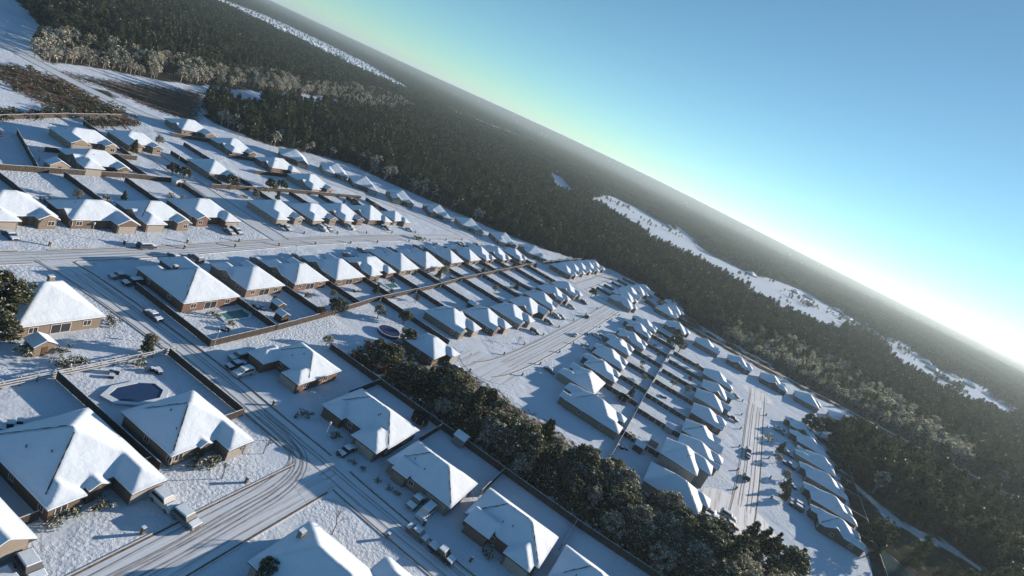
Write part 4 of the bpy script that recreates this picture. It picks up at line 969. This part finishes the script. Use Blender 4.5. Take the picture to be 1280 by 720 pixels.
# the tree belt along the ditch
rb = random.Random(5); belt = []
for a in range(600):
    t = rb.uniform(-52, 71); lo = 123.4 + (0 if t > -30 else (-30-t)*.15); hi = 141 if t > 12 else 146; hi = hi if t > -25 else 148 + (-25-t)*.75
    if t > 57: hi = 134
    s = rb.uniform(lo, hi)
    if (s < 128 and t > 45) or (t > 30 and rb.random() < .35): continue
    if all((s-q[0])**2+(t-q[1])**2 > 3.1**2 for q in belt): belt.append((s, t))
belt.sort(key=lambda q: -q[1])
for i, (s, t) in enumerate(belt):
    kd = rb.choice(['oak', 'frosted', 'conifer', 'frosted', 'oak', 'oak']); sc = rb.choice([rb.uniform(.5, .75), rb.uniform(.75, 1.08)]) * (.8 if t > 50 else 1)
    near = next((w_ for lim, w_ in ((45, 'at the upper-left end of the tree belt'), (15, 'in the tree belt behind the trampoline house'), (-20, 'in the belt behind the complex gabled house'), (-99, 'at the lower right end of the tree belt')) if t > lim), '')
    plant(kd, i % 3, s, t, sc, f'{LOOK[kd]} {near}', 'trees of the belt along the ditch', zs=rb.uniform(.78, 1.0))
SING = [('oak', 0, 59.4, 107.6, 1.08, 'big snow-flecked evergreen at the left edge beside the wide tan house'), ('oak', 1, 57.5, 101.5, .70, 'smaller snow-flecked evergreen below the big one at the left edge'), ('oak', 2, 59.3, 34.0, .42, 'snowy evergreen at the bottom edge left of the bright corner roof'),
    ('oak', 1, 57.4, 31.5, .36, 'small snowy evergreen under the bright corner roof'), ('frosted', 0, 80.2, 92.4, .40, 'small leaning conifer-like tree at the end of the pale rail fence'), ('conifer', 1, 79.2, 91.6, .36, 'thin dark conifer at the end of the pale rail fence'),
    ('bush', 0, 75.0, 87.6, 1.2, 'snowy bush near the right end of the rail fence'), ('bush', 1, 66.5, 92.5, 1.3, 'dark round bush behind the rail fence'), ('bush', 2, 64.3, 92.0, 1.3, 'frosted bush behind the rail fence, left of the dark one'), ('bush', 0, 65.6, 96.6, 1.1, 'bush in front of the small tan shed'), ('bush', 1, 60.2, 98.0, 1.7, 'bush left of the small tan shed'),
    ('bush', 2, 79.0, 103.2, 1.4, 'bush at the right corner of the wide tan house'), ('bush', 1, 60, 103, 1.3, 'bush at the left corner of the wide tan house'),
    ('bush', 0, 66.5, 58.6, 1.2, 'heaped snowy bush before the kidney pool house, left'), ('bush', 1, 68.6, 58.4, 1.2, 'heaped snowy bush before the kidney pool house, middle'), ('bush', 2, 70.2, 58.2, 1.0, 'snowy bush in the corner of the kidney pool house garage'),
    ('bush', 1, 47.5, 59.0, 1.1, 'dark bush along the front of the dormered house'), ('bush', 2, 51.0, 58.6, 1.1, 'dark bush below the dormer'), ('bush', 0, 45.3, 58.8, .9, 'bush at the left front corner of the dormered house'),
    ('bush', 0, 102.8, 100.5, 1.1, 'snowy shrub at the left of the teal pool'), ('bush', 2, 103.6, 96.0, 1.1, 'snowy shrub below the teal pool'), ('bush', 0, 93.5, 60.5, 1.2, 'bush at the front of the L-shaped house'), ('bush', 1, 94, 52, 1.1, 'bush by the door of the notched house'),
    ('bush', 2, 93.9, 12, 1.1, 'bush by the path of the complex gabled house'), ('frosted', 1, 121, 79.5, .35, 'small frosted tree at the upper end of the tree belt fence'), ('oak', 1, 137.5, 91.5, .55, 'dark evergreen standing in the long rear fence line'), ('rust', 0, 131.5, 92.2, .45, 'brown-leaved tree in the long rear fence line'), ('frosted', 2, 152, 86, .5, 'snow-flecked tree above the round blue pool'),
    ('oak', 0, 158.5, 80, .5, 'evergreen between the round blue pool and the next house'), ('oak', 2, 147, 70.5, .55, 'evergreen right before the round blue pool'), ('conifer', 0, 214.5, 101.8, .45, 'dark tree among cluttered yards midway along the fence'), ('frosted', 1, 222, 103.5, .5, 'frosted tree among cluttered yards midway along the fence'),
    ('rust', 1, 320, 2.2, .95, 'rusty tree with bare patches at the top of the dark rear fence'), ('oak', 2, 324, 5.5, .75, 'green tree beside the rusty one at the top of the dark rear fence'), ('oak', 0, 352, 8, .5, 'evergreen between the backing houses near the track'),
    ('oak', 0, 155.5, 193.2, .5, 'left one of a pair of evergreens along the side street'), ('oak', 1, 158, 190.2, .5, 'right one of a pair of evergreens along the side street'), ('oak', 2, 174.5, 184.0, .6, 'dark round evergreen right of the side street'), ('oak', 0, 195.5, 184.5, .6, 'dark round evergreen in the block right of the side street'), ('oak', 1, 205, 187.5, .5, 'evergreen next to a yellowish shed wall'),
    ('conifer', 2, 152.8, 212.5, .5, 'conifer before the third upper-left house'), ('rust', 2, 107.5, 209.5, .42, 'brown tree in the upper-left yards'), ('frosted', 0, 172.5, 226.8, .45, 'bare frosted tree by the side street top'), ('oak', 1, 248.5, 167, .5, 'evergreen at the end of the upper main street row'),
    ('oak', 2, 240, 173, .45, 'evergreen behind the upper main street row'), ('bush', 1, 248.5, 137.2, 1.6, 'dark double bush at the kerb of the main street, left'), ('bush', 0, 251.5, 137.4, 1.6, 'dark double bush at the kerb of the main street, right'),
    ('oak', 0, 331, 61, .55, 'evergreen near the perimeter street bend'), ('rust', 0, 407, 30, .7, 'brown tree at the forest corner by the track start'), ('oak', 2, 303, -67, 1.0, 'dark tree at the end of the east street row'), ('oak', 0, 312, -75, 1.05, 'dark tall tree behind the east street row'),
    ('conifer', 1, 214.5, -52, .5, 'lower dark tree in the east street front yards'), ('frosted', 2, 226, -53, .45, 'bare tree in the east street front yards'), ('conifer', 0, 252, -52, .5, 'dark tree in the upper east street front yards'), ('conifer', 2, 206, -51.5, .5, 'dark tree before the lowest east street house'),
    ('bush', 2, 262, -47.8, 1.7, 'round bush at the upper kerb of the east street'), ('frosted', 1, 238, -50, .45, 'thin frosted tree by the kerb of the east street')]
for a in SING: plant(*a)
# shrubs and small trees behind the houses of the rows
ry = random.Random(21)
for key, where, dt in (('B', 'right of the corner house below main street', -1), ('C', 'from the tree belt above middle street', 1), ('D1', 'from the tree belt below middle street', -1), ('D2', 'from the tree belt left of east street', 1), ('N1', 'from the left above main street', 1), ('N5', 'right of side street above main street', 1), ('E', 'up the right side of east street', -1)):
    for i, h in enumerate(R[key]):
        for q in range(ry.choice([0, 1, 1, 2])):
            s = ry.uniform(h[0]+1, h[1]-1); t = (h[2]-ry.uniform(3, 9)) if dt < 0 else (h[3]+ry.uniform(3, 10)); kd = ry.choice(['bush', 'bush', 'rust', 'conifer', 'frosted'])
            nm = {'bush': 'shrub', 'rust': 'small brown tree', 'conifer': 'small conifer', 'frosted': 'small frosted tree'}[kd]
            plant(kd, ry.randrange(3), s, t, ry.uniform(.9, 1.5) if kd == 'bush' else ry.uniform(.25, .42), f'{nm}{" (lower)" if q else ""} behind {ORD[i]} house {where}', 'shrubs and small trees in the yards')
# leafless young trees on the lawns
def bare_tree(s, t, h, label, seed):
    rnd = random.Random(seed); root = empty('bare_tree', W(s, t), 0, label, 'tree', 'leafless young trees'); tr = MB(); tw = MB(); tr.tube((0, 0, 0), (0, 0, h*.45), .09, .07, 6)
    def grow(p, d, L, r_, n):
        q = p+d*L; tw.tube(p, q, r_, r_*.6, 4)
        if n:
            for _ in range(3):
                e = (d+Vector((rnd.uniform(-.65, .65), rnd.uniform(-.65, .65), rnd.uniform(-.1, .35)))).normalized(); grow(q, e, L*.68, r_*.6, n-1)
    for _ in range(4): grow(Vector((0, 0, h*.4)), Vector((rnd.uniform(-.45, .45), rnd.uniform(-.45, .45), 1)).normalized(), h*.22, .05, 3)
    link('trunk', tr.mesh('trunk', M['bark']), root); link('branches', tw.mesh('branches', M['bark']), root)
for a in [(74.2, 34.0, 5.6, 'leafless young tree on the bright corner lawn, casting a long thin shadow', 1), (78.3, 55.5, 3.6, 'small leafless tree on the lawn at the street corner', 2), (68.2, 54.3, 3.4, 'leafless sapling on the lawn before the kidney pool house', 3),
          (112, 195, 4.5, 'leafless tree in the upper-left yards', 5), (198, 63-10, 4, 'leafless tree before the third middle street house', 6), (176, 232, 4.5, 'leafless tree by the upper side street', 7)]: bare_tree(*a)
# footpath shrubs in front of the hip-roofed house
for i, (s, t) in enumerate([(91.5, 44), (91.8, 41.5), (91.4, 37.5), (91.6, 34.5), (91.9, 32.6)]): plant('bush', i % 3, s, t, .62, f'small dark shrub, {ORD[i]} from above in the line before the hip-roofed house', 'line of small shrubs')

# ------------------------------------------------------------------ the forests
def scatter(name, x, y, z, scl, vid, meshes, kind_label=None):
    coll = bpy.data.collections.new(name+'_source')
    for i, me in enumerate(meshes):
        o = bpy.data.objects.new(f'{name}_{i:02d}', me); coll.objects.link(o)
    n = len(x); me = bpy.data.meshes.new(name); me.from_pydata(np.stack([x, y, z], 1).tolist(), [], [])
    for nm, arr in (('scl', scl), ('rot', rng.random(n)*6.283)):
        a = me.attributes.new(nm, 'FLOAT', 'POINT'); a.data.foreach_set('value', np.asarray(arr, np.float32))
    a = me.attributes.new('vid', 'INT', 'POINT'); a.data.foreach_set('value', np.asarray(vid, np.int32))
    o = link(name, me); o['kind'] = 'stuff'
    ng = bpy.data.node_groups.new(name+'_scatter', 'GeometryNodeTree')
    ng.interface.new_socket('Geometry', in_out='INPUT', socket_type='NodeSocketGeometry'); ng.interface.new_socket('Geometry', in_out='OUTPUT', socket_type='NodeSocketGeometry')
    gi = ng.nodes.new('NodeGroupInput'); go = ng.nodes.new('NodeGroupOutput'); ip = ng.nodes.new('GeometryNodeInstanceOnPoints')
    ci = ng.nodes.new('GeometryNodeCollectionInfo'); ci.inputs['Collection'].default_value = coll; ci.inputs['Separate Children'].default_value = True; ci.inputs['Reset Children'].default_value = True
    def at(nm, ty):
        a = ng.nodes.new('GeometryNodeInputNamedAttribute'); a.data_type = ty; a.inputs['Name'].default_value = nm; return a.outputs['Attribute']
    cx = ng.nodes.new('ShaderNodeCombineXYZ'); L = ng.links.new
    L(gi.outputs[0], ip.inputs['Points']); L(ci.outputs[0], ip.inputs['Instance']); ip.inputs['Pick Instance'].default_value = True
    L(at('vid', 'INT'), ip.inputs['Instance Index']); L(at('rot', 'FLOAT'), cx.inputs[2]); L(cx.outputs[0], ip.inputs['Rotation']); L(at('scl', 'FLOAT'), ip.inputs['Scale'])
    L(ip.outputs[0], go.inputs[0]); md = o.modifiers.new('scatter', 'NODES'); md.node_group = ng
    return o
def one(kind, seed):
    if kind == 'tall': mb, cl = pine_tall(seed, 15, leaves=16, size=.48, ncl=38, snow=(.012, .002)); ms = ('pine', 'bark')
    elif kind == 'cone': mb, cl = cone_tree(seed, 14, 2.9, leaves=8, size=.60, levels=13, snow=(.012, .002)); ms = ('pine', 'bark')
    elif kind == 'round': mb, cl = broad_tree(seed, 12, 3.9, leaves=11, size=.55, snow=(.015, .002), ncl=60); ms = ('pine', 'bark')
    elif kind == 'frost': mb, cl = frost_tree(seed, 9.5, 9, .42, 42, 2.7); ms = ('frost', 'palebark')
    return merge(kind+'_tree', mb, cl, [M[ms[0]], M[ms[1]]])
FM = [one('tall', 1), one('tall', 2), one('cone', 3), one('cone', 4), one('round', 5), one('tall', 6), one('frost', 7), one('frost', 8), one('frost', 9)]
def candidates(rmin, rmax, spacing, amin=-58, amax=58):
    g = np.arange(-rmax, rmax, spacing); gyv = np.arange(0, rmax, spacing)
    X, Y = np.meshgrid(g, gyv); X = X.ravel() + rng.uniform(-.48, .48, X.size)*spacing; Y = Y.ravel() + rng.uniform(-.48, .48, Y.size)*spacing
    r = np.hypot(X, Y); az = np.degrees(np.arctan2(X, Y)); k = (r > rmin) & (r < rmax) & (az > amin) & (az < amax)
    return X[k], Y[k]
CLEAR = (FIELD_WEST, FIELD_EAST, FIELD_LANE)
FC = [(455, 1010, 14, 22), (500, 1040, 10, 14), (180, 1130, 12, 8), (330, 960, 8, 5), (250, 1200, 16, 14), (420, 1180, 18, 20), (120, 1260, 22, 22), (380, 880, 6, 4), (600, 1120, 22, 30), (640, 1010, 25, 30), (700, 1090, 22, 24), (-165, 1240, 25, 20)]
x, y = candidates(150, 1500, 5.2); k = forest_mask(x, y)
# the wood is low where it meets the open fields, so that they show over it
low = np.zeros(x.shape, bool); WX = 16*np.sin(y*.06+x*.031)+9*np.sin(x*.13); WY = 22*np.sin(x*.05)+12*np.sin(y*.11+2)
for u in (1.03, 1.07, 1.11):
    for p in CLEAR: low |= inpoly(x*u+WX, y*u+WY, p)
    low |= inpoly(x*u+WX, y*u+WY, PATCHY) & (np.sin(x*.021+y*.013)+np.sin(x*.05-y*.031)+rng.normal(size=x.size)*.25 > -.75)
k &= ~low
patch = inpoly(x, y, PATCHY); k &= ~patch | ((rng.random(x.size) < .6) & (np.sin(x*.021+y*.013)+np.sin(x*.05-y*.031) < -.2))
x, y = x[k], y[k]
ed = np.hypot(x, y)
fr = inpoly(x, y, FROST_EAST) & (rng.random(x.size) < .8)
# frosted broadleaf fringe above the western field
west = [(-262, 300), (-268, 463), (-297, 672), (-296, 767), (-330, 900), (-380, 1200)]; dw = segdist(x, y, west)
fr |= (dw < 45) & (x < -255) & (rng.random(x.size) < .85)*(dw < 45)
fr |= rng.random(x.size) < .015
fr |= (segdist(x, y, [(-195, 312), (-134, 388), (-39, 395)]) < 14) & (rng.random(x.size) < .35)
clump = np.sin(x*.031+1.3)*np.sin(y*.027+.4)+.6*np.sin(x*.09+y*.05)
vid = np.where(fr, rng.integers(6, 9, x.size), np.where(clump > .5, 4, rng.integers(0, 6, x.size)))
scl = rng.uniform(.60, 1.12, x.size)*(1+.16*clump)*np.where(vid == 4, .9, 1)
# a few crowns may poke up; young growth at the fringe
order = np.argsort(np.where(vid < 6, ed, 1e9)); ind = order[:300]; indf = np.nonzero(vid >= 6)[0]; indf = indf[np.argsort(ed[indf])][:120]
sel = np.zeros(x.size, bool); sel[ind] = True; sel[indf] = True
for q in np.nonzero(sel)[0]:
    pine = vid[q] < 6; o = link('pine_tree' if pine else 'frosted_tree', FM[vid[q]], None, (x[q], y[q], 0), float(rng.random()*6.28)); o.scale = (scl[q],)*3
    tag(o, 'dark snow-flecked evergreen in the front ranks of the wood behind the houses' if pine else 'pale frosted leafless tree in the fringe of the wood', 'tree', 'evergreens in the front ranks of the wood' if pine else 'frosted trees in the fringe of the wood')
m = ~sel
scatter('forest', x[m], y[m], np.zeros(m.sum()), scl[m], vid[m], FM)
ex = np.concatenate([rng.normal(c[0], c[2], c[3]) for c in FC]); ey = np.concatenate([rng.normal(c[1], c[2]*1.3, c[3]) for c in FC])
scatter('field_trees', ex, ey, np.zeros(len(ex)), rng.uniform(.35, .8, len(ex)), rng.integers(0, 9, len(ex)), FM)
ux = []
while len(ux) < 620:
    s_, t_ = rng.uniform(122.5, 158), rng.uniform(-60, 74)
    if s_ < 143 + max(0, -20-t_)*.5 and not (t_ > 58 and s_ > 136): ux.append(tuple(W(s_, t_)[:2]))
ux = np.array(ux)
# farther off: patches of a few dozen crowns each
def patch_mesh(seed, w=34):
    r = np.random.default_rng(seed); cs = []
    n = 34; px, py = r.uniform(-w/2, w/2, n), r.uniform(-w/2, w/2, n); hh = r.uniform(8, 14.5, n); C_ = []; Rr = []
    for i in range(n):
        for j in range(7):
            u = j/6; a = r.random()*6.28; q = 2.6*(1-u)*r.random()+.3; C_.append((px[i]+q*math.cos(a), py[i]+q*math.sin(a), hh[i]*(.45+.55*u))); Rr.append(1.3-.5*u)
    return merge('grove', None, leaf_cloud(np.array(C_), np.array(Rr), 5, 1.0, r, .0, .0, tri=True), [M['pine']])
PM = [patch_mesh(s) for s in (31, 32, 33, 34)]
x, y = candidates(1480, 4600, 27); k = forest_mask(x, y)
low = np.zeros(x.shape, bool)
for u in (1.0, 1.05, 1.1):
    for p in CLEAR: low |= inpoly(x*u, y*u, p)
k &= ~low; x, y = x[k], y[k]; TX, TY = candidates(1500, 3500, 34); kt = inpoly(TX, TY, FAR_TOWN); TX, TY = TX[kt], TY[kt]
scatter('town_trees', TX, TY, np.zeros(len(TX)), rng.uniform(.4, .75, len(TX)), rng.integers(0, 6, len(TX)), FM)
scatter('distant_forest', x, y, hills(x, y), rng.uniform(.85, 1.15, x.size), rng.integers(0, 4, x.size), PM)
# the horizon woods: one rolling canopy sheet
def canopy():
    rr = np.geomspace(4400, 15500, 130); aa = np.radians(np.arange(-62, 62, .12)); Rg, Ag = np.meshgrid(rr, aa, indexing='ij')
    X, Y = Rg*np.sin(Ag), Rg*np.cos(Ag); Z = hills(X, Y)+7+rng.uniform(0, 9, X.shape)
    Z[0] = hills(X[0], Y[0]) - 1
    na = len(aa); i = np.arange(len(rr)-1)[:, None]*na; j = np.arange(na-1)[None, :]
    f = np.stack([i+j, i+j+1, i+na+j+1, i+na+j], -1).reshape(-1, 4)
    me = bpy.data.meshes.new('horizon_forest'); me.from_pydata(np.stack([X, Y, Z], -1).reshape(-1, 3).tolist(), [], f[:, ::-1].tolist())
    n = X.size; a = me.color_attributes.new('leaf', 'FLOAT_COLOR', 'POINT')
    far_sn = (rng.random(n) < .004).astype(float)
    a.data.foreach_set('color', np.stack([np.clip(rng.normal(.4, .25, n), 0, 1), far_sn, np.zeros(n), np.ones(n)], 1).astype(np.float32).reshape(-1)); me.materials.append(M['pine']); me.update()
    link('horizon_forest', me)['kind'] = 'stuff'
canopy()
# scrub on the brown hill and along the ditch at upper left
def scrub():
    r = np.random.default_rng(77); pts = []
    while len(pts) < 190:
        s, t = r.uniform(100, 190), r.uniform(236, 318)
        if 140 < s < 186 and 262 < t < 312 and segdist(np.array([s]), np.array([t]), ROADS[4][1])[0] > 7: pts.append((s, t))
    for _ in range(150): u = r.random(); pts.append((118+60*u+r.normal()*2.0, 233+32*u+r.normal()*1.5))
    for _ in range(90): u = r.random(); pts.append((152+r.normal()*2+30*u, 240+r.normal()*2+14*u))
    P = [W(*p) for p in pts]; x = np.array([p.x for p in P]); y = np.array([p.y for p in P])
    bm = []
    for k in range(3):
        rr_ = np.random.default_rng(k); n = 10; c = np.stack([rr_.normal(size=n)*.9, rr_.normal(size=n)*.9, rr_.uniform(.3, 1.8, n)], 1)
        bm.append(merge('scrub_bush', None, leaf_cloud(c, np.full(n, .6), 12, .28, rr_, .12, .03), [M['rust'] if k == 1 else M['oak']]))
    scatter('hill_scrub', x, y, np.zeros(len(x)), r.uniform(.4, 1.0, len(x)), r.integers(0, 3, len(x)), bm)
    scatter('belt_undergrowth', ux[:, 0], ux[:, 1], np.zeros(len(ux)), rng.uniform(.5, 1.5, len(ux)), rng.integers(0, 3, len(ux)), bm)
scrub()

# ------------------------------------------------------------------ far neighbourhood, farm roofs, pond
def far_house_me(w, d, wall):
    mb = MB(); mb.box(-w/2, w/2, -d/2, d/2, 0, 3, 0); o = .5; hh = min(w, d)/2*.6; z = 3.01
    if w > d: r0, r1 = (-(w-d)/2, 0), ((w-d)/2, 0)
    else: r0, r1 = (0, -(d-w)/2), (0, (d-w)/2)
    A = [(-w/2-o, -d/2-o, z), (w/2+o, -d/2-o, z), (w/2+o, d/2+o, z), (-w/2-o, d/2+o, z)]; P0, P1 = (*r0, z+hh), (*r1, z+hh)
    if w > d: q = [[A[0], A[1], P1, P0], [A[1], A[2], P1], [A[2], A[3], P0, P1], [A[3], A[0], P0]]
    else: q = [[A[0], A[1], P0], [A[1], A[2], P1, P0], [A[2], A[3], P1], [A[3], A[0], P0, P1]]
    for f in q: mb.quad(f, 1)
    return mb.mesh('house', [wall, M['snow']])
FH = [far_house_me(15, 19, M['brick'][0]), far_house_me(19, 14, M['brick'][1]), far_house_me(16, 20, M['brick'][3])]
axis = [(-1010, 1560), (-880, 1690), (-740, 1720), (-600, 1730), (-520, 1790), (-500, 1900)]
fx, fy = [], []
rh = np.random.default_rng(5)
for a in np.arange(-1400, -380, 24):
    for b in np.arange(1540, 3300, 34):
        if inpoly(np.array([a]), np.array([b]), FAR_TOWN)[0] and rh.random() < (.95 if b < 2100 else .5): fx.append(a+rh.normal()*4); fy.append(b+rh.normal()*5)
kk = np.argsort(np.hypot(fx, fy))[:290]
for q in kk:
    tag(link('house', FH[int(rh.integers(0, 3))], None, (fx[q], fy[q], 0), GA+float(rh.integers(0, 2))*PI/2), 'tiny snow-roofed house in the far estate within the forest', 'house', 'houses of the far estate within the forest')
for i, (px_, py_) in enumerate([(560, 1215), (520, 1190), (620, 1150), (640, 1240), (700, 1130), (390, 1090), (340, 1150), (260, 1330), (700, 1010), (660, 930), (640, 870), (760, 980)]):
    tag(link('farm_building', FH[i % 3], None, (px_, py_, 0), i*1.1), 'small snow-roofed building beyond the eastern field', 'building', 'buildings beyond the eastern field')
# pond
M['pond'].node_tree.nodes['Principled BSDF'].inputs['Specular IOR Level'].default_value = 0.0
mb = MB(); mb.quad([(x_, y_, .035) for x_, y_ in POND][::-1]); struct(link('pond', mb.mesh('pond', M['pond'])))

# ------------------------------------------------------------------ haze
def haze():
    m = bpy.data.materials.new('haze'); m.use_nodes = True; t = m.node_tree; t.nodes.clear()
    v = t.nodes.new('ShaderNodeVolumePrincipled'); o = t.nodes.new('ShaderNodeOutputMaterial'); t.links.new(v.outputs[0], o.inputs['Volume'])
    v.inputs['Color'].default_value = (.66, .86, 1.0, 1); v.inputs['Density'].default_value = HAZE; v.inputs['Anisotropy'].default_value = .35
    mb = MB(); mb.box(-17000, 17000, -17000, 17000, -1, 150); link('haze', mb.mesh('haze', m))['kind'] = 'stuff'
HAZE = 9.0e-5
haze()
